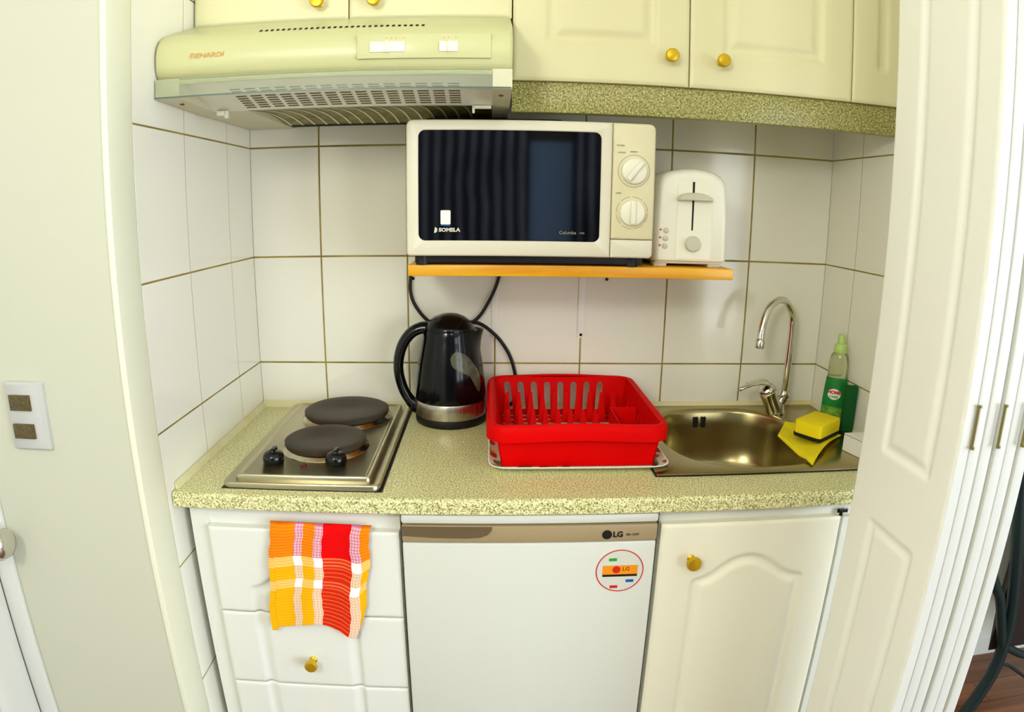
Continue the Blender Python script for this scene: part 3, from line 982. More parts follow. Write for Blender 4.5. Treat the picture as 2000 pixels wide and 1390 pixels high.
# ------------------------------------------------------------------ dish rack and tray
def rack():
    rk = thing('dish_rack', 'red plastic dish rack standing on a patterned tray', 'dish rack', (.55, -.21, ZC))
    zt, zb = -.020, -.1025
    X0, X1, Y0, Y1 = .3975, .7045, -.386, -.046
    bx0, bx1, by0, by1 = .4110, .6920, -.378, -.064
    t = .0022

    def P(u, v, side):
        """v: 0 at the floor, 1 under the rim; u: 0..1 along the side"""
        x0, x1 = bx0 + (X0 - bx0) * v, bx1 + (X1 - bx1) * v
        y0, y1 = by0 + (Y0 - by0) * v, by1 + (Y1 - by1) * v
        z = zb + (zt - zb) * v
        return {'f': Vector((x0 + (x1 - x0) * u, y0, z)), 'b': Vector((x0 + (x1 - x0) * u, y1, z)),
                'l': Vector((x0, y0 + (y1 - y0) * u, z)), 'r': Vector((x1, y0 + (y1 - y0) * u, z))}[side]
    N_ = {'f': Vector((0, 1, 0)), 'b': Vector((0, -1, 0)), 'l': Vector((1, 0, 0)), 'r': Vector((-1, 0, 0))}

    def wall(side, slots, v0, v1):
        """wall panel with open slots (list of u0,u1) between v0 and v1"""
        mb = MB()

        def cell(u0, u1, a, b):
            if u1 - u0 < 1e-5 or b - a < 1e-5:
                return
            q = [P(u0, a, side), P(u1, a, side), P(u1, b, side), P(u0, b, side)]
            mb.add(q + [p + N_[side] * t for p in q], [(0, 1, 2, 3), (4, 5, 6, 7), (0, 1, 5, 4), (1, 2, 6, 5), (2, 3, 7, 6), (3, 0, 4, 7)])
        cell(0, 1, 0, v0)
        cell(0, 1, v1, 1)
        u = 0
        for a, b in slots:
            cell(u, a, v0, v1)
            u = b
        cell(u, 1, v0, v1)
        # rounded heads of the slots
        for a, b in slots:
            n2 = 6
            for k in range(n2):
                w0 = (b - a) / 2 * (1 - math.sqrt(max(0, 1 - ((k + 1) / n2) ** 2)))
                va = v1 - .10 + .10 * k / n2
                vb = v1 - .10 + .10 * (k + 1) / n2
                cell(a, a + w0, va, vb)
                cell(b - w0, b, va, vb)
        return mb
    ns = 8
    back_slots = [(.070 + k * .1010, .070 + k * .1010 + .046) for k in range(ns)]
    front_slots = [(.08 + k * .088, .08 + k * .088 + .03) for k in range(10)]
    side_slots = [(.10 + k * .10, .10 + k * .10 + .022) for k in range(8)]
    build('rear_wall', wall('b', back_slots, .12, .88), 'red', rk)
    build('front_wall', wall('f', [], .0, .0001), 'red', rk)
    build('side_wall', wall('l', side_slots, .15, .62), 'red', rk)
    build('side_wall', wall('r', side_slots, .15, .62), 'red', rk)
    # rim: rolled lip with a skirt, slightly wavy along front and back
    prof = [(-.001, 0.0), (.003, .0025), (.009, .0025), (.0125, -.001), (.0145, -.012), (.0150, -.0270), (.0135, -.0272), (.0125, -.012), (.0095, -.002), (.002, -.002)]
    pts = rrect(X0, X1, Y0, Y1, .026, 7)
    dense = []
    for i in range(len(pts)):
        a, b = Vector((*pts[i], 0)), Vector((*pts[(i + 1) % len(pts)], 0))
        k = max(1, int((b - a).length / .02))
        dense += [a.lerp(b, j / k) for j in range(k)]
    rings = []
    cx, cy = (X0 + X1) / 2, (Y0 + Y1) / 2
    nn = len(dense)
    for i, p in enumerate(dense):
        tg = (dense[(i + 1) % nn] - dense[i - 1]).normalized()
        nr = Vector((tg.y, -tg.x, 0))
        wav = .0022 * math.cos((p.x - cx) / (X1 - X0) * 2 * math.pi) if (p.y < Y0 + .01 or p.y > Y1 - .01) else -.0022
        sk_ = .35 if p.y > Y1 - .02 else 1.0
        rings.append([(p.x + nr.x * a, p.y + nr.y * a, zt + wav + b * (sk_ if b < 0 else 1)) for a, b in prof])
    rings.append(rings[0])
    build('rim', MB().loft(rings, 0, True, (False, False)), 'red', rk)
    # floor grid
    fl = MB()
    for k in range(12):
        y = by0 + .004 + (by1 - by0 - .008) * k / 11
        fl.box(bx0, bx1, y - .003, y + .003, zb, zb + .003)
    for k in range(10):
        x = bx0 + .004 + (bx1 - bx0 - .008) * k / 9
        fl.box(x - .003, x + .003, by0, by1, zb + .0002, zb + .0028)
    build('floor_grid', fl, 'red', rk)
    # plate dividers: two rows of pointed fins
    for row, (yf, ztop) in enumerate(((-.300, -.052), (-.205, -.052), (-.118, -.040))):
        for k in range(10):
            x = .4270 + k * .0262
            if x > .666 or (row < 2 and x > .628):
                continue
            f = MB()
            w0, w1 = .0095, .0030
            f.loft([[(x - w0, yf - .003, zb), (x + w0, yf - .003, zb), (x + w0, yf + .006, zb), (x - w0, yf + .006, zb)],
                    [(x - w1, yf + .012, ztop), (x + w1, yf + .012, ztop), (x + w1, yf + .015, ztop), (x - w1, yf + .015, ztop)]])
            build('plate_divider', f, 'red', rk)
    # cutlery compartment at the right
    cc = MB()
    cc.box(.636, .6385, -.330, -.214, zb, -.040, 0, .0008)
    cc.box(.636, .692, -.2165, -.214, zb, -.040, 0, .0008)
    cc.box(.636, .692, -.330, -.3275, zb, -.045, 0, .0008)
    cc.box(.636, .690, -.3275, -.2165, zb + .001, zb + .004)
    build('cutlery_compartment', cc, 'red', rk)
    tr = thing('tray', 'white serving tray with floral print under the red dish rack', 'tray', (.55, -.22, ZC))
    m_ = MB()
    tx0, tx1, ty0, ty1 = .3865, .7235, -.4000, -.0420
    r = .03
    ring = lambda i_, z: [(x, y, z) for x, y in rrect(tx0 + i_, tx1 - i_, ty0 + i_, ty1 - i_, max(.006, r - i_ * .5), 6)]
    m_.loft([ring(.020, ZC + .0042), ring(.014, ZC + .0042), ring(.001, ZC + .0115), ring(.0, ZC + .0125), ring(.0015, ZC + .0135), ring(.003, ZC + .0130)], 0, True, (True, False))
    build('edge', m_, 'white', tr)
    m2 = MB()
    m2.loft([ring(.003, ZC + .0130), ring(.016, ZC + .0060), ring(.022, ZC + .0058)], 0, True, (False, True))
    build('printed_surface', m2, 'tray', tr)


rack()

# ------------------------------------------------------------------ kettle
KX, KY = .3015, -.0840
kt = thing('kettle', 'black electric kettle with a steel band on its base', 'kettle', (KX, KY, ZC))
build('power_base', MB().lathe([(.0005, ZC + .001), (.077, ZC + .001), (.0785, ZC + .004), (.0790, ZC + .014), (.0780, ZC + .0175), (.0005, ZC + .0175)], (KX, KY, 0), 64), 'black_matt', kt)
kprof = [(-.0565, .0780), (-.050, .0785), (-.03, .0772), (.0, .0745), (.03, .0705), (.06, .0645), (.080, .0600), (.090, .0585)]


def kr(z):
    zs = [p[0] for p in kprof]
    rs = [p[1] for p in kprof]
    return float(np.interp(z, zs, rs))


body = MB()
n = 72
rings = []
for i in range(26):
    z = -.0565 + (.0975 + .0565) * i / 25
    r = kr(min(z, .09)) - max(0, (z - .09)) * .30
    spout = max(0, (z - .045) / .05) ** 1.6 * .016
    ring = []
    for k in range(n):
        a = 2 * math.pi * k / n
        d_ = math.exp(-((a if a < math.pi else a - 2 * math.pi) / .34) ** 2)
        ring.append((KX + (r + spout * d_) * math.cos(a), KY + (r + spout * d_ * .3) * math.sin(a), z))
    rings.append(ring)
body.loft(rings, 0, True, (True, True))
build('body', body, 'kettle', kt)
build('band', MB().lathe([(.0770, ZC + .0175), (.0788, ZC + .019), (.0792, ZC + .034), (.0790, ZC + .0515), (.0778, -.0562)], (KX, KY, 0), 72), 'band_steel', kt)
build('lid', MB().lathe([(.0545, .0970), (.0550, .1005), (.0510, .1075), (.0435, .1165), (.0330, .1245), (.0195, .1300), (.0080, .1318), (.0004, .1322)], (KX - .001, KY, 0), 56), 'kettle', kt)
hp = spline([(.2700, KY, .0900), (.2450, KY - .002, .1000), (.2160, KY - .004, .0880), (.1945, KY - .005, .0560), (.1865, KY - .005, .0120), (.1935, KY - .005, -.0300), (.2080, KY - .004, -.0600), (.2250, KY, -.0800), (.2420, KY, -.0840)], 8)
hr = np.interp(np.linspace(0, 1, len(hp)), [0, .15, .5, .75, .9, 1], [.0170, .0130, .0112, .0120, .0160, .0160]).tolist()
build('handle', MB().tube(hp, hr, 18, flat=1.15, upv=(1, 0, 0)), 'black', kt)
gz = [(.3058, .0447), (.3100, .0540), (.3180, .0590), (.3290, .0570), (.3420, .0480), (.3530, .0340), (.3620, .0180), (.3680, .0000), (.3700, -.0200), (.3660, -.0315), (.3600, -.0200), (.3500, .0015), (.3380, .0110), (.3220, .0190), (.3100, .0300)]
gp = spline([(x, 0, z) for x, z in gz + [gz[0]]], 4)[:-1]


def onk(x, z, off):
    r = kr(z) + off
    dx = min(max((x - KX) * .985, -r * .985), r * .985)
    return (KX + dx, KY - math.sqrt(r * r - dx * dx), z)


cxg = sum(p.x for p in gp) / len(gp)
czg = sum(p.z for p in gp) / len(gp)
g = MB()
rings = [[onk(p.x, p.z, .0004) for p in gp], [onk(p.x, p.z, .0016) for p in gp]]
for f_ in (.8, .6, .4, .2):
    rings.append([onk(cxg + (p.x - cxg) * f_, czg + (p.z - czg) * f_, .0018) for p in gp])
g.loft(rings, 0, True, (False, True))
build('water_gauge', g, 'gauge', kt)

# ------------------------------------------------------------------ cords on the back wall
tag(build('power_lead', MB().tube(spline([(.2090, -.012, .2250), (.2080, -.012, .2020), (.2075, -.012, .1700), (.2165, -.012, .1400), (.2400, -.012, .1080), (.2700, -.012, .0880), (.3000, -.012, .0800), (.3300, -.012, .0880), (.3630, -.012, .1120), (.3870, -.012, .1500), (.4020, -.012, .1830), (.4100, -.012, .2100), (.4150, -.012, .2280)], 8), .0040, 10), 'black_matt'), 'black electric cord looping from the wooden shelf down behind the kettle', 'electric cord')
build('cord', MB().tube(spline([(.3180, -.010, .1020), (.3480, -.010, .0990), (.3660, -.010, .0955), (.3880, -.010, .0810), (.4130, -.010, .0560), (.4350, -.010, .0200), (.4470, -.010, -.0200), (.4500, -.010, -.0600), (.4450, -.012, -.0900), (.4200, -.017, -.1030), (.3880, -.020, -.1045), (.370, -.040, -.104)], 8), .0040, 10), 'black_matt', kt)

# ------------------------------------------------------------------ shelf
sh = thing('wall_shelf', 'varnished pine shelf carrying the microwave and toaster', 'shelf', (.55, -.14, .2325))
SZ1, SZ0, SY = .2535, .2325, -.272
build('board', MB().box(.2350, .8580, SY, -.0015, SZ0, SZ1, 0, .0015), 'shelf', sh)
for xt in (.4000, .6000):
    b_ = MB().box(xt - .008, xt + .008, -.0042, -.0015, .0620, SZ0, 0, .001)
    b_.prism([(-.0042, SZ0 - .012), (-.20, SZ0 - .004), (-.20, SZ0), (-.0042, SZ0)], 'x', xt - .003, xt + .003)
    br = build('bracket', b_, 'white', sh)
    build('screw', MB().lathe([(.0035, 0), (.0035, -.001), (.0003, -.0018)], (xt, -.0042, .0700), 12, axis='y'), 'black', br)
tag(build('wall_screw', MB().lathe([(.0035, -.0012), (.0035, -.0030), (.0003, -.0036)], (.2125, 0, .1985), 12, axis='y'), 'black'), 'small dark screw in the tile below the left end of the shelf', 'screw', 'screws in the tiles below the shelf')
tag(build('wall_screw', MB().lathe([(.0035, -.0012), (.0035, -.0030), (.0003, -.0036)], (.6570, 0, .2000), 12, axis='y'), 'black'), 'small dark screw in the tile below the middle of the shelf', 'screw', 'screws in the tiles below the shelf')

# ------------------------------------------------------------------ microwave
mw = thing('microwave', 'ivory microwave oven with a black glass door on the shelf', 'microwave', (.46, -.16, SZ1))
MX0, MX1, MZ0, MZ1, MY = .2365, .6870, .2720, .5170, -.300
build('casing', MB().box(MX0 + .003, MX1 - .003, -.283, -.020, MZ0 + .004, MZ1 - .004, 0, .004), 'mw', mw)


build('shelf_gap_shade', MB().box(MX0 + .012, MX1 - .012, -.272, -.025, SZ1 + .0035, MZ0 + .005, 0, .002), 'black_matt', mw)  # black block added to darken the shadowed gap between microwave and shelf


def front_plate(x0, x1, z0, z1, y0, y1, rad, hole=None, hr=.012):
    """plate with rounded corners, front edge eased, optional window"""
    mb = MB()
    o = lambda i_, y: [(x, y, z) for x, z in rrect(x0 + i_, x1 - i_, z0 + i_, z1 - i_, [max(.0005, q - i_) for q in rad], 6)]
    rings = [o(0, y1), o(0, y0 + .005), o(.0012, y0 + .0018), o(.004, y0)]
    if hole:
        hx0, hx1, hz0, hz1 = hole
        h_ = lambda i_, y: [(x, y, z) for x, z in rrect(hx0 + i_, hx1 - i_, hz0 + i_, hz1 - i_, hr, 6)]
        rings += [h_(-.001, y0), h_(.001, y0 + .002)]
        mb.loft(rings, 0, True, (True, False))
    else:
        mb.loft(rings, 0, True, (True, True))
    return mb


dw = (.2580, .5870, .2995, .4985)
d = build('door', front_plate(MX0, .6070, MZ0, MZ1, MY, -.283, [.006, .001, .001, .012], dw), 'mw', mw)
build('door_window', MB().prism(rrect(dw[0] + .0005, dw[1] - .0005, dw[2] + .0005, dw[3] - .0005, .0115, 6), 'y', MY + .0015, MY + .004), 'mw_glass', d)
m = text_mb('SOMELA', .0092, (.3145, MY + .0012, .3190), sx=1.12, bold=.0004)
m2 = merge(text_mb('Columba', .0085, (.5285, MY + .0012, .3160)), text_mb('1700', .0050, (.5540, MY + .0012, .3155)))
build('model_lettering', m2, 'grey', d)
lg = MB().add([(.2875 + .0052 * math.cos(a), MY + .0011, .3190 + .0052 * math.sin(a)) for a in [math.radians(-100 + 20 * k) for k in range(10)]], [tuple(range(10))])
build('brand_lettering', merge(m, lg), 'silver', d)
m = MB().prism(rrect(.2985, .3165, .3290, .3545, .002, 3), 'y', MY + .0008, MY + .0015)
build('sticker', m, 'white', d)
m = MB()
quad(m, .2990, .3160, .3268, .3284, MY + .0012, 0)
build('sticker_strip', m, 'bluep', d)
cp = build('control_panel', front_plate(.6080, MX1, .3065, MZ1, MY, -.283, [.001, .001, .012, .001]), 'mw_panel', mw)
build('door_button', front_plate(.6080, MX1, MZ0, .3055, MY, -.283, [.002, .008, .001, .001]), 'mw', mw)


def ring_mb(x, z, r, w_, y, mi=0, n=48, gaps=None):
    mb = MB()
    for i in range(n):
        if gaps and i % gaps == 0:
            continue
        a, b = 2 * math.pi * i / n, 2 * math.pi * (i + 1) / n
        mb.add([(x + q * math.cos(t), y, z + q * math.sin(t)) for q, t in ((r, a), (r, b), (r - w_, b), (r - w_, a))], [(0, 1, 2, 3)], mi)
    return mb


for (x, z, ang, gp_) in ((.6470, .4305, 52, None), (.6455, .3550, 90, 6)):
    kb = MB().lathe([(.0238, 0), (.0238, -.004), (.0225, -.0085), (.0205, -.0095), (.0004, -.0095)], (x, MY + .0005, z), 48, axis='y')
    s0 = len(kb.v)
    kb.box(-.0205, .0205, -.0065, 0, -.0045, .0045, 0, .0015)
    T = Matrix.Translation((x, MY - .0090, z)) @ Matrix.Rotation(-math.radians(ang), 4, 'Y')
    kb.xform(T, s0)
    build('dial', kb, 'knob_white', cp)
    build('dial_ring', ring_mb(x, z, .0296, .0009, MY - .0003, gaps=gp_), 'grey', cp)
for t_, z_, x_, q_ in (('POWER', .4760, .6215, .0042), ('MEDIUM', .4655, .6460, .0036), ('DEFROST', .4635, .6240, .0036), ('TIMER', .3900, .6195, .0038)):
    build('print', text_mb(t_, q_, (x_, MY - .0003, z_)), 'grey', cp)
for x in (.262, .655):
    for y in (-.262, -.05):
        build('foot', MB().lathe([(.013, SZ1), (.013, MZ0 + .005)], (x, y, 0), 20), 'black_matt', mw)
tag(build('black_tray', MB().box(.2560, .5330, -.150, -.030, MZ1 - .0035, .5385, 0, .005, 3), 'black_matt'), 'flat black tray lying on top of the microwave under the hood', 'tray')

# ------------------------------------------------------------------ toaster
to = thing('toaster', 'white two-slice toaster standing end-on beside the microwave', 'toaster', (.774, -.13, SZ1))
TX0, TX1, TY, TZ0, TZ1 = .7010, .8520, -.252, .2640, .4430


def tprof(ins, y):
    x0, x1, z0, z1 = TX0 + ins, TX1 - ins, TZ0 + ins * .3, TZ1 - ins
    out = [(x0 + .003, z0), (x1 - .003, z0)]
    tp = .006
    pts = [(x1, z0 + .004), (x1 - tp * .3, (z0 + z1) / 2), (x1 - tp, z1 - .036), (x1 - tp - .003, z1 - .024), (x1 - tp - .011, z1 - .013), (x1 - tp - .024, z1 - .006), (x1 - .052, z1 - .001), ((x0 + x1) / 2, z1 + .001),
           (x0 + .052, z1 - .001), (x0 + tp + .024, z1 - .006), (x0 + tp + .011, z1 - .013), (x0 + tp + .003, z1 - .024), (x0 + tp, z1 - .036), (x0 + tp * .3, (z0 + z1) / 2), (x0, z0 + .004)]
    return [(x, y, z) for x, z in out + pts]


m = MB().loft([tprof(.004, -.010), tprof(0, -.014), tprof(0, TY + .016), tprof(.003, TY + .006), tprof(.008, TY + .001), tprof(.012, TY)])
build('shell', m, 'toaster', to, smooth=55)
build('base', MB().box(TX0 + .006, TX1 - .010, TY + .008, -.016, SZ1 + .006, TZ0 + .003, 0, .002), 'toaster_grey', to)
for x in (TX0 + .017, TX1 - .024):
    build('foot', MB().box(x - .013, x + .013, TY + .010, TY + .040, SZ1, SZ1 + .009, 0, .002), 'toaster_grey', to)
    build('foot', MB().box(x - .013, x + .013, -.055, -.025, SZ1, SZ1 + .009, 0, .002), 'toaster_grey', to)
pnl = MB().prism([(.7440, TZ0 + .006), (.8150, TZ0 + .006), (.8140, .4080), (.8050, .4200), (.7890, .4270), (.7700, .4270), (.7550, .4230), (.7450, .4130)], 'y', TY - .0014, TY + .001)
fp = build('front_panel', pnl, 'knob_white', to)
build('lever_slot', MB().loft([[(.7730, TY - .0017, .418), (.7775, TY - .0017, .418), (.7770, TY - .0017, .325), (.7740, TY - .0017, .325)], [(.7730, TY - .0010, .418), (.7775, TY - .0010, .418), (.7770, TY - .0010, .325), (.7740, TY - .0010, .325)]]), 'dark', fp)
dome = [(.7420 + .0350 * (1 - math.cos(math.pi * k / 12)), .3830 + .0145 * math.sin(math.pi * k / 12) ** .8) for k in range(13)]
build('lever', MB().loft([[(x, TY - .001, z) for x, z in dome], [(x, TY - .012, z - .001) for x, z in dome], [(.777 + (x - .777) * .92, TY - .016, .3845 + (z - .3845) * .8) for x, z in dome]]), 'toaster_grey', to)
build('browning_dial', MB().lathe([(.0150, 0), (.0150, -.006), (.0135, -.009), (.0004, -.0095)], (.7770, TY - .001, .2995), 32, axis='y'), 'toaster_grey', to)
for k, z in enumerate((.3235, .3085, .2935)):
    build('button', MB().lathe([(.0052, 0), (.0052, -.003), (.004, -.0042), (.0003, -.0046)], (.7240 - k * .0008, TY + .001, z), 20, axis='y'), 'toaster_grey', to)
    build('indicator_light', MB().lathe([(.0020, 0), (.0020, -.0012), (.0003, -.0016)], (.7135 - k * .0006, TY + .0008, z + .0015), 12, axis='y'), 'redp', to)
build('cord', MB().tube(spline([(.8440, -.030, .268), (.8800, -.022, .2660), (.9030, -.016, .2620), (.9160, -.016, .2680), (.9150, -.016, .2800), (.9020, -.018, .2850), (.8800, -.022, .2860), (.8500, -.026, .2860)], 8), .0022, 8), 'cord_cream', to)

# ------------------------------------------------------------------ wall cabinets
CY = -.300


def door_relief(x0, x1, z0, z1, px0, px1, pz0, pz1, r=.008):
    return relief_slab(x0, x1, z0, z1, CY, .017, lambda X, Z: panel_profile(sd_rrect(X, Z, px0, px1, pz0, pz1, r), .006, .012, .032, .001), .0035, .003)


ca = thing('wall_cabinet', 'cream wall cabinet above the cooker hood with two doors', 'cabinet', (.13, -.15, .70))
build('body', unit_box(XL + .003, .4225, -.282, -.002, .700, 1.20), 'cab', ca)
d = build('door', door_relief(XL + .004, .1310, .6990, 1.198, XL + .06, .072, .765, 1.14), 'cab', ca)
knob('knob', d, .0790, CY + .001, .7290)
d = build('door', door_relief(.1335, .4225, .6990, 1.198, .195, .362, .765, 1.14), 'cab', ca)
knob('knob', d, .1800, CY + .001, .7290)
cb = thing('wall_cabinet', 'cream wall cabinet right of the hood with two panelled doors and gold knobs', 'cabinet', (.75, -.15, .59))
build('body', unit_box(.4245, 1.0740, -.282, -.002, .590, 1.20), 'cab', cb)
d = build('door', door_relief(.4250, .7450, .5885, 1.198, .4815, .6880, .6535, 1.13), 'cab', cb)
knob('knob', d, .7080, CY + .001, .6400)
d = build('door', door_relief(.7475, 1.0735, .5885, 1.198, .8070, 1.0150, .6500, 1.13), 'cab', cb)
knob('knob', d, .8045, CY + .001, .6375)
cc_ = thing('wall_cabinet', 'narrow cream wall cabinet at the right end beside the folding door', 'cabinet', (1.14, -.15, .59))
build('body', unit_box(1.0755, XR - .003, -.282, -.002, .590, 1.20), 'cab', cc_)
build('door', door_relief(1.0760, XR - .003, .5885, 1.198, 1.1250, 1.1560, .6500, 1.13), 'cab', cc_)
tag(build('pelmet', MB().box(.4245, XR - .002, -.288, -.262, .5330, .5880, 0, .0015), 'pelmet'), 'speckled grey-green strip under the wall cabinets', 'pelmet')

# ------------------------------------------------------------------ cooker hood
hd = thing('cooker_hood', 'cream cooker hood with vent slots above the hob', 'cooker hood', (.13, -.22, .541))
HX0, HX1 = XL + .0022, .4205
hprof = [(-.3055, .698), (-.398, .6625), (-.420, .6540), (-.436, .6440), (-.4455, .6320), (-.4500, .6180), (-.4500, .5990), (-.4460, .5850), (-.4400, .5785), (-.4320, .5765), (-.3600, .5765), (-.3600, .562), (-.3055, .562)]


def hood_ring(x, k=0.0):
    return [(x, y + (k if y < -.31 else 0), z - (k * .6 if z > .6 else 0)) for y, z in hprof]


build('housing', MB().loft([hood_ring(HX0, .004), hood_ring(HX0 + .004), hood_ring(HX1 - .004), hood_ring(HX1, .004)]), 'hood', hd)
# row of holes in the sloping top
m = MB()
for k in range(29):
    x = .0150 + (.2790 - .0150) * k / 28
    ya, za = -.4215, .65306
    yb, zb = -.4290, .64838
    m.add([(x - .0023, ya, za + .0006), (x + .0023, ya, za + .0006), (x + .0023, yb, zb + .0006), (x - .0023, yb, zb + .0006)], [(0, 1, 2, 3)])
build('vent_holes', m, 'dark', hd)
# control panel
cpn = MB().box(.1790, .3870, -.4530, -.4485, .5925, .6310, 0, .001)
ct = build('control_panel', cpn, 'hood', hd)
build('slider', MB().box(.1990, .2540, -.4550, -.4525, .6020, .6185, 0, .0008).box(.2240, .2275, -.4580, -.4545, .6010, .6195, 0, .0008), 'knob_white', ct)
build('slider', MB().box(.3070, .3360, -.4550, -.4525, .6020, .6185, 0, .0008).box(.3205, .3235, -.4580, -.4545, .6010, .6195, 0, .0008), 'knob_white', ct)
for x in (.2260, .2330, .2400, .2525, .3140, .3215, .3330):
    m = MB()
    quad(m, x - .0008, x + .0008, .6230, .6248, -.4536, 0)
    build('mark', m, 'logo_orange', ct)
m = merge(text_mb('E\\ENARDI', .0110, (-.0690, -.4512, .6110), sx=1.25, slant=.25, depth=.0003))
build('logo', m, 'logo_orange', hd)
# end caps, sloping slotted panel and flat filter
m = MB()
for (x0, x1) in ((HX0, -.1180), (.3895, HX1)):
    m = MB()
    m.prism([(-.4470, .5770), (-.4480, .5480), (-.4460, .5455), (-.2900, .5410), (-.004, .5410), (-.004, .562), (-.30, .5765)], 'x', x0, x1)
    build('end_cap', m, 'hood_cap', hd)
m = MB()
m.prism([(-.2985, .5410), (-.004, .5410), (-.004, .5600), (-.2985, .5600)], 'x', -.118, -.0560)
build('underside_panel', m, 'hood_cap', hd)
vp = [(-.4420, .5730), (-.3080, .5415), (-.3000, .5410)]


def vpz(y):
    ys = [p[0] for p in vp]
    return float(np.interp(y, ys, [p[1] for p in vp]))


m = MB().prism([(y, z) for y, z in vp] + [(-.3000, .5450), (-.3080, .5455), (-.4400, .5762)], 'x', -.1180, .3895)
vg = build('vent_panel', m, 'hood_grey', hd, smooth=30)
m = MB()
for c in range(15):
    xa = -.0500 + c * .02620
    for r in (0, 1, 3, 4, 5, 6, 7, 8):
        ya = -.4010 + r * .0100
        yb = ya + .0044
        m.add([(xa, ya, vpz(ya) - .0006), (xa + .0190, ya, vpz(ya) - .0006), (xa + .0190, yb, vpz(yb) - .0006), (xa, yb, vpz(yb) - .0006)], [(0, 1, 2, 3)])
build('vent_slots', m, 'slot', vg)
m = MB()
fz = lambda t: .5412 + .009 * math.sin(math.pi * t)
ny = 14
V = []
for j in range(ny + 1):
    t = j / ny
    for x in (-.0560, .3895):
        V.append((x, -.2985 + (.2985 - .062) * t, fz(t)))
m.add(V, [(2 * j, 2 * j + 1, 2 * j + 3, 2 * j + 2) for j in range(ny)])
ft = build('grease_filter', m, 'filter', hd)
m = MB()
for c in range(16):
    xa = -.0540 + c * .02620
    pts = []
    for j in range(ny + 1):
        t = j / ny
        pts.append((xa + .010 * math.sin(math.pi * .5 * t) ** 2, -.2985 + (.2985 - .062) * t, fz(t) - .0008))
    V = []
    for p in pts:
        V += [(p[0] - .0022, p[1], p[2]), (p[0] + .0022, p[1], p[2])]
    m.add(V, [(2 * j, 2 * j + 1, 2 * j + 3, 2 * j + 2) for j in range(ny)])
build('filter_ribs', m, 'hood_grey', ft)
build('lip', MB().box(-.1180, .3895, -.4475, -.4390, .5675, .5750, 0, .002), 'hood', hd)
build('rear_gap', MB().box(-.0560, .3895, -.0620, -.0040, .5435, .5600), 'dark', hd)
build('visor', MB().box(HX0 + .002, .3890, -.4515, -.4495, .5480, .5770), 'visor', hd)
build('visor_edge', MB().box(HX0 + .002, HX1 - .002, -.4522, -.4488, .5462, .5480), 'visor_edge', hd)
for (x, y) in ((-.138, -.395), (.4040, -.395)):
    build('screw', MB().lathe([(.0004, -.0022), (.0035, -.0016), (.0045, 0)], (x, y, .5438), 16), 'copper', hd)
build('clip', MB().box(-.1080, -.0900, -.318, -.306, .5320, .5405, 0, .001).box(-.0930, -.0880, -.318, -.306, .5270, .5405, 0, .001), 'knob_white', hd)
build('clip', MB().box(.3560, .3880, -.3080, -.2980, .5350, .5405, 0, .001).box(.3545, .3590, -.3080, -.2980, .5270, .5400, 0, .001), 'knob_white', hd)

# ------------------------------------------------------------------ switch plate
sw = thing('light_switch', 'grey double light switch plate with brown rockers on the left wall', 'switch', (-.356, YF, -.005))
m = MB().loft([[(x, YF - .0005, z) for x, z in rrect(-.3905, -.3170, -.0040, .1090, .003, 3)], [(x, YF - .006, z) for x, z in rrect(-.3900, -.3175, -.0035, .1085, .003, 3)], [(x, YF - .0085, z) for x, z in rrect(-.3870, -.3250, -.0010, .1060, .003, 3)]])
build('plate', m, 'greyplate', sw)
for z0, z1 in ((.0625, .0885), (.0155, .0405)):
    build('rocker', MB().box(-.3820, -.3410, YF - .0115, YF - .0080, z0, z1, 0, .001), 'rocker', sw)

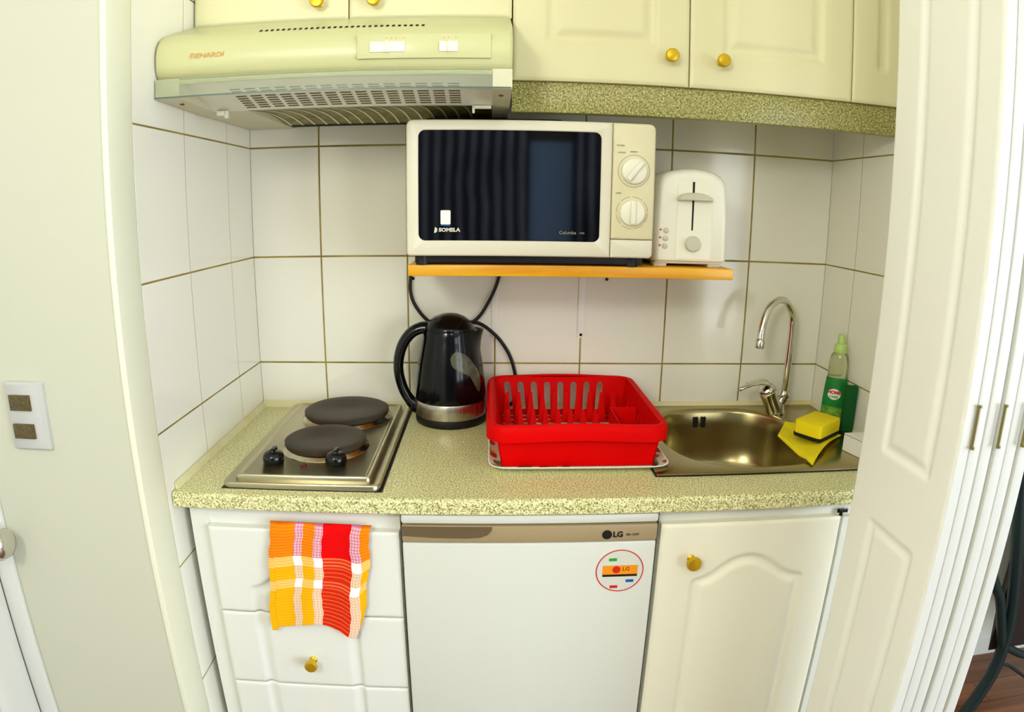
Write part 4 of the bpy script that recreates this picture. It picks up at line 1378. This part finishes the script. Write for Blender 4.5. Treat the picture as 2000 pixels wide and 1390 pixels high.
# ------------------------------------------------------------------ towel
def towel():
    mb = MB()
    NU, NV = 132, 150
    W_, H_ = .178, .205
    ub = [0, .245, .325, .450, .530, .800, .905, 1.0]     # stripe borders across
    # bands down: orange/red, light, yellow, light, yellow
    vb = [0, .300, .395, .520, .610, 1.0]
    C = lambda c: lin(c)
    white, pink, peach = C((250, 248, 246)), C((244, 190, 200)), C((246, 218, 186))
    orange, yel, paleyel = C((250, 140, 6)), C((250, 186, 4)), C((250, 206, 110))
    red, redor, redl = C((232, 0, 0)), C((222, 40, 4)), C((240, 120, 70))

    def col(u, v, iu, iv):
        s = max(k for k in range(7) if u >= ub[k]) if u < 1 else 6
        b = max(k for k in range(5) if v >= vb[k]) if v < 1 else 4
        light_s = s in (1, 3, 5)
        dark_row = (iv % 5) < 2
        if s == 4:
            if b == 0:
                return red
            if b in (1, 3):
                return redl if (iv % 5) < 2 else C((226, 50, 20))
            return redl if (iv % 6) < 1 else redor
        if light_s:
            if b == 0:
                return pink if (iv % 4) and (iu % 4) else C((214, 120, 150))
            if b in (1, 3):
                return white
            return peach if (iv % 4) and (iu % 4) else C((234, 186, 150))
        if b == 0:
            return orange if (iv % 4) else C((236, 116, 6))
        if b in (1, 3):
            return paleyel if (iv % 4) < 3 else C((246, 180, 80))
        return yel if (iv % 4) else C((244, 168, 4))
    zt = -.1655
    pos = []
    for j in range(-8, NV + 1):
        for i in range(NU + 1):
            u, v = i / NU, max(j, 0) / NV
            x = .0085 + u * W_ - .020 * v * (1 - .15 * u) + .0035 * math.sin(3 * v) * u - (.010 * v if u > .9 else 0) * (u - .9) * 10 + .0018 * math.sin(v * 14 + u * 3) + .0007 * math.sin(v * 47 + 9 * u)
            zz = zt - .0035 * u
            hem = H_ * (1 + .0 * u) + .006 * math.sin(u * 9.5 + .6) + (.008 if u < .06 else 0) + (.016 * sstep(.70, .86, u) - .02 * sstep(.86, 1, u)) * 1.0
            z = zz - v * hem
            y = -.4975 - .0035 * math.sin(u * 15 + 2.2 * v) - .006 * v + (.006 if v < .0 else 0)
            y += .0045 * math.exp(-(v / .035) ** 2)
            # knitted surface
            y -= .0006 * math.sin(i * math.pi / 1.5) * math.sin(j * math.pi / 1.5)
            if j < 0:
                k = -j / 8
                y = -.4920 + .009 * k
                z = zz + .0015 - .004 * k * k
            pos.append((x, y, z))
    W2 = NU + 1
    cols, faces = [], []
    for j in range(NV + 8):
        for i in range(NU):
            a = j * W2 + i
            faces.append((a, a + 1, a + W2 + 1, a + W2))
            jj = max(j - 8, 0)
            cols.append(col((i + .5) / NU, (jj + .5) / NV, i, jj))
    nrm_off = len(pos)
    back = [(p[0], p[1] + .0020, p[2] - (.0006 if k < 8 * W2 else 0)) for k, p in enumerate(pos)]
    bfaces = [tuple(nrm_off + q for q in reversed(f)) for f in faces]
    nr = NV + 9
    ring = [i for i in range(W2)] + [j * W2 + NU for j in range(1, nr)] + [(nr - 1) * W2 + i for i in range(NU - 1, -1, -1)] + [j * W2 for j in range(nr - 2, 0, -1)]
    ef = [(ring[k], ring[(k + 1) % len(ring)], nrm_off + ring[(k + 1) % len(ring)], nrm_off + ring[k]) for k in range(len(ring))]
    mb.add(pos + back, faces + bfaces + ef, 0, cols + cols + [C((246, 190, 120))] * len(ef))
    o = build('towel', mb, 'plaid', smooth=60)
    tag(o, 'knitted plaid towel in red, orange and yellow over the top drawer', 'towel')


towel()

# ------------------------------------------------------------------ yellow cloth, sponge, bottle, pad, box
def cloth():
    # outline corners on the sink edge: left, back, right, front tip
    A, B, Cc, D = Vector((1.004, -.238, 0)), Vector((1.066, -.140, 0)), Vector((1.150, -.250, 0)), Vector((1.002, -.408, 0))
    N_ = 36
    pos = []
    base = zs_ + .0024
    for j in range(N_ + 1):
        for i in range(N_ + 1):
            s, t = i / N_, j / N_
            p = (A * (1 - s) + B * s) * (1 - t) + (D * (1 - s) + Cc * s) * t
            # right-front edge arches inwards
            ar = (t ** 2) * math.sin(math.pi * s)
            p += Vector((-.004, .030, 0)) * ar * .30
            hgt = .0020 + .0015 * math.sin(6 * s + 2) * t + .008 * (t ** 3) * math.sin(math.pi * min(1, s * 1.05)) + .006 * (1 - s) * (1 - t)
            crease = .0016 * math.exp(-((s - .12) / .02) ** 2)
            # soft droop over the bowl at the left edge
            inside = abs((p.x - BX) / BA) ** 2.7 + abs((p.y - BY) / BB) ** 2.7
            droop = -.008 * max(0, 1 - inside) * 2.0
            pos.append((p.x, p.y, base + hgt + crease + max(droop, -.006)))
    W2 = N_ + 1
    F1 = [(j * W2 + i, j * W2 + i + 1, (j + 1) * W2 + i + 1, (j + 1) * W2 + i) for j in range(N_) for i in range(N_)]
    o0 = len(pos)
    th = .0022
    back = [(p[0], p[1], p[2] - th) for p in pos]
    ring = [i for i in range(W2)] + [j * W2 + N_ for j in range(1, W2)] + [N_ * W2 + i for i in range(N_ - 1, -1, -1)] + [j * W2 for j in range(N_ - 1, 0, -1)]
    ef = [(ring[k], ring[(k + 1) % len(ring)], o0 + ring[(k + 1) % len(ring)], o0 + ring[k]) for k in range(len(ring))]
    mb = MB().add(pos + back, F1 + [tuple(o0 + q for q in reversed(f)) for f in F1] + ef)
    tag(build('cleaning_cloth', mb, 'yellow'), 'folded yellow cleaning cloth hanging over the corner of the sink', 'cloth')


cloth()


def sponge():
    zb = zs_ + .0110
    A, B, C_ = Vector((1.0300, -.2560, 0)), Vector((1.0640, -.3120, 0)), Vector((1.1420, -.2560, 0))
    D = A + C_ - B
    cs = [A, B, C_, D]
    cen = (A + C_) / 2

    def ring(k, z, r=.0):
        out = []
        for q in range(4):
            p, pn, pp = cs[q], cs[(q + 1) % 4], cs[q - 1]
            e = .005
            for w_ in (0, .5, 1):
                a = p + (pp - p).normalized() * e * (1 - w_)
                b = p + (pn - p).normalized() * e * w_
                v = a + b - p
                v = cen + (v - cen) * k
                out.append((v.x, v.y, z))
        return out
    sp_ = thing('sponge', 'yellow dish sponge with a black scouring side on the yellow cloth', 'sponge', (cen.x, cen.y, zb))
    build('scourer', MB().loft([ring(.98, zb), ring(1.02, zb + .001), ring(1.02, zb + .0080)]), 'pad', sp_)
    build('foam', MB().loft([ring(.99, zb + .0081), ring(1.0, zb + .010), ring(1.0, zb + .031), ring(.985, zb + .0345), ring(.95, zb + .0355)]), 'sponge', sp_)


sponge()


def bottle():
    cx, cy = 1.1745, -.1600
    z0 = zs_ + .0006
    bt = thing('detergent_bottle', 'washing-up liquid bottle with a green label and pale green cap', 'bottle', (cx, cy, z0))
    rot = Matrix.Rotation(math.radians(-38), 3, 'Z')
    q_ = .80
    body = [(.0240, 0), (.0265, .003), (.0272, .02), (.0268, .06), (.0252, .085), (.0235, .105), (.0225, .125), (.0220, .145), (.0200, .160), (.0150, .168), (.0120, .171)]
    build('body', MB().lathe(body, (cx, cy, z0), 48, 0, 1.0, .62, rot=rot), 'bottle', bt)
    lab = [(.0275, .006), (.0280, .02), (.0278, .045)]
    lab2 = [(.0278, .045), (.0276, .06), (.0261, .085), (.0245, .105), (.0239, .112)]
    build('lower_label', MB().lathe(lab, (cx, cy, z0), 40, 0, 1.0, .62, rot=rot, a0=math.radians(185), a1=math.radians(355), caps=(False, False)), 'label_lower', bt)
    lb = build('label', MB().lathe(lab2, (cx, cy, z0), 40, 0, 1.0, .62, rot=rot, a0=math.radians(185), a1=math.radians(355), caps=(False, False)), 'label_green', bt)
    # printed badge and words wrapped on the label
    def wrap(mb, off=.0006):
        out = MB()
        V = []
        for (x, y, z) in mb.v:
            h = z
            r = float(np.interp(h, [p[1] for p in lab + lab2[1:]], [p[0] for p in lab + lab2[1:]])) + off
            xx = max(-r * .95, min(r * .95, x))
            yy = -math.sqrt(max(0, 1 - (xx / r) ** 2)) * r * .62
            q = rot @ Vector((xx, yy, h))
            V.append((cx + q.x, cy + q.y, z0 + q.z))
        out.add(V, mb.f, mb.m)
        out.m = mb.m
        return out
    el = MB()
    for ri, (k, mi) in enumerate(((1.0, 0),)):
        n_ = 32
        rings = [[(.0150 * f * math.cos(2 * math.pi * i / n_), 0, .0745 + .0125 * f * math.sin(2 * math.pi * i / n_)) for i in range(n_)] for f in (1, .75, .5, .25)]
        el.loft(rings, 0, True, (False, True))
    build('badge', wrap(el, .0005), 'white', bt)
    t1 = text_mb('HOME', .0105, (0, 0, .0785), bold=.0006, depth=0)
    build('badge_red_word', wrap(t1, .0010), 'redp', bt)
    t2 = text_mb('CARE', .0080, (0, 0, .0685), bold=.0003, depth=0)
    build('badge_green_word', wrap(t2, .0010), 'label_green', bt)
    build('cap', MB().lathe([(.0150, .1690), (.0155, .1710), (.0150, .1830), (.0120, .1890), (.0085, .1905), (.0082, .2080), (.0070, .2100), (.0004, .2102)], (cx, cy, z0), 32), 'cap', bt)


bottle()
m = MB().box(-.0140, .0140, -.0080, .0080, 0, .1060, 0, .003)
m.xform(Matrix.Translation((1.1835, -.2120, zs_ + .0005)) @ Matrix.Rotation(math.radians(-14), 4, 'Z'))
tag(build('scouring_pad', m, 'green_pad'), 'dark green scouring pad standing on edge right of the detergent bottle', 'scouring pad')
bxp = thing('soap_box', 'small white lidded box on the sink rim partly hidden by the folding door', 'box', (1.155, -.34, zs_))
poly = [(1.1130, -.3240), (1.1300, -.3920), (1.1990, -.3820), (1.1990, -.3240)]
build('base', MB().prism(poly, 'z', zs_ + .0008, zs_ + .0345), 'white', bxp)
build('seam', MB().prism([(1.1128, -.3238), (1.1299, -.3922), (1.1992, -.3822), (1.1992, -.3238)], 'z', zs_ + .0345, zs_ + .0355), 'blackp', bxp)
build('lid', MB().prism(poly, 'z', zs_ + .0355, zs_ + .0375), 'white', bxp)

# ------------------------------------------------------------------ garden chair in the next room
CYD = -.24
ch = thing('chair', 'dark green metal chair with a brown sling in the next room', 'chair', (1.95, CYD, ZF))
P1 = spline([(1.660, CYD, .04), (1.6925, CYD, -.187), (1.7216, CYD, -.327), (1.7604, CYD, -.478), (1.7969, CYD, -.641), (1.8050, CYD, -.744), (1.7980, CYD, -.831), (1.7748, CYD, -.909), (1.7400, CYD, ZF + .018)], 8)
build('leg', MB().tube(P1, .0175, 14), 'frame_green', ch)
build('arm_support', MB().tube(spline([(1.650, CYD, -.44), (1.7060, CYD, -.535), (1.7400, CYD, -.586), (1.7730, CYD, -.672), (1.7990, CYD, -.740)], 6), .014, 12), 'frame_green', ch)
build('seat_rail', MB().tube(spline([(1.8050, CYD, -.745), (1.8300, CYD, -.758), (1.8954, CYD, -.789), (1.98, CYD, -.805), (2.20, CYD, -.815)], 6), .0125, 12), 'frame_green', ch)
build('leg', MB().tube(spline([(2.19, CYD, -.40), (2.21, CYD, -.70), (2.20, CYD, -.82), (2.23, CYD, ZF + .014)], 6), .015, 12), 'frame_green', ch)
build('brace', MB().tube([(1.80, CYD, -.800), (1.8494, CYD, -.8176), (1.9254, CYD, -.870), (2.21, CYD, -.93)], .006, 10), 'frame_green', ch)
build('seat', MB().prism([(1.775, CYD + .02), (2.19, CYD + .02), (2.19, CYD + .24), (1.99, CYD + .24)], 'z', -.770, -.447), 'sling', ch)

# ------------------------------------------------------------------ lift everything so the floor is at z = 0
for o in list(COL.objects):
    if o.parent is None and o.type in {'MESH', 'EMPTY'}:
        o.location.z += ZO
bpy.context.view_layer.update()
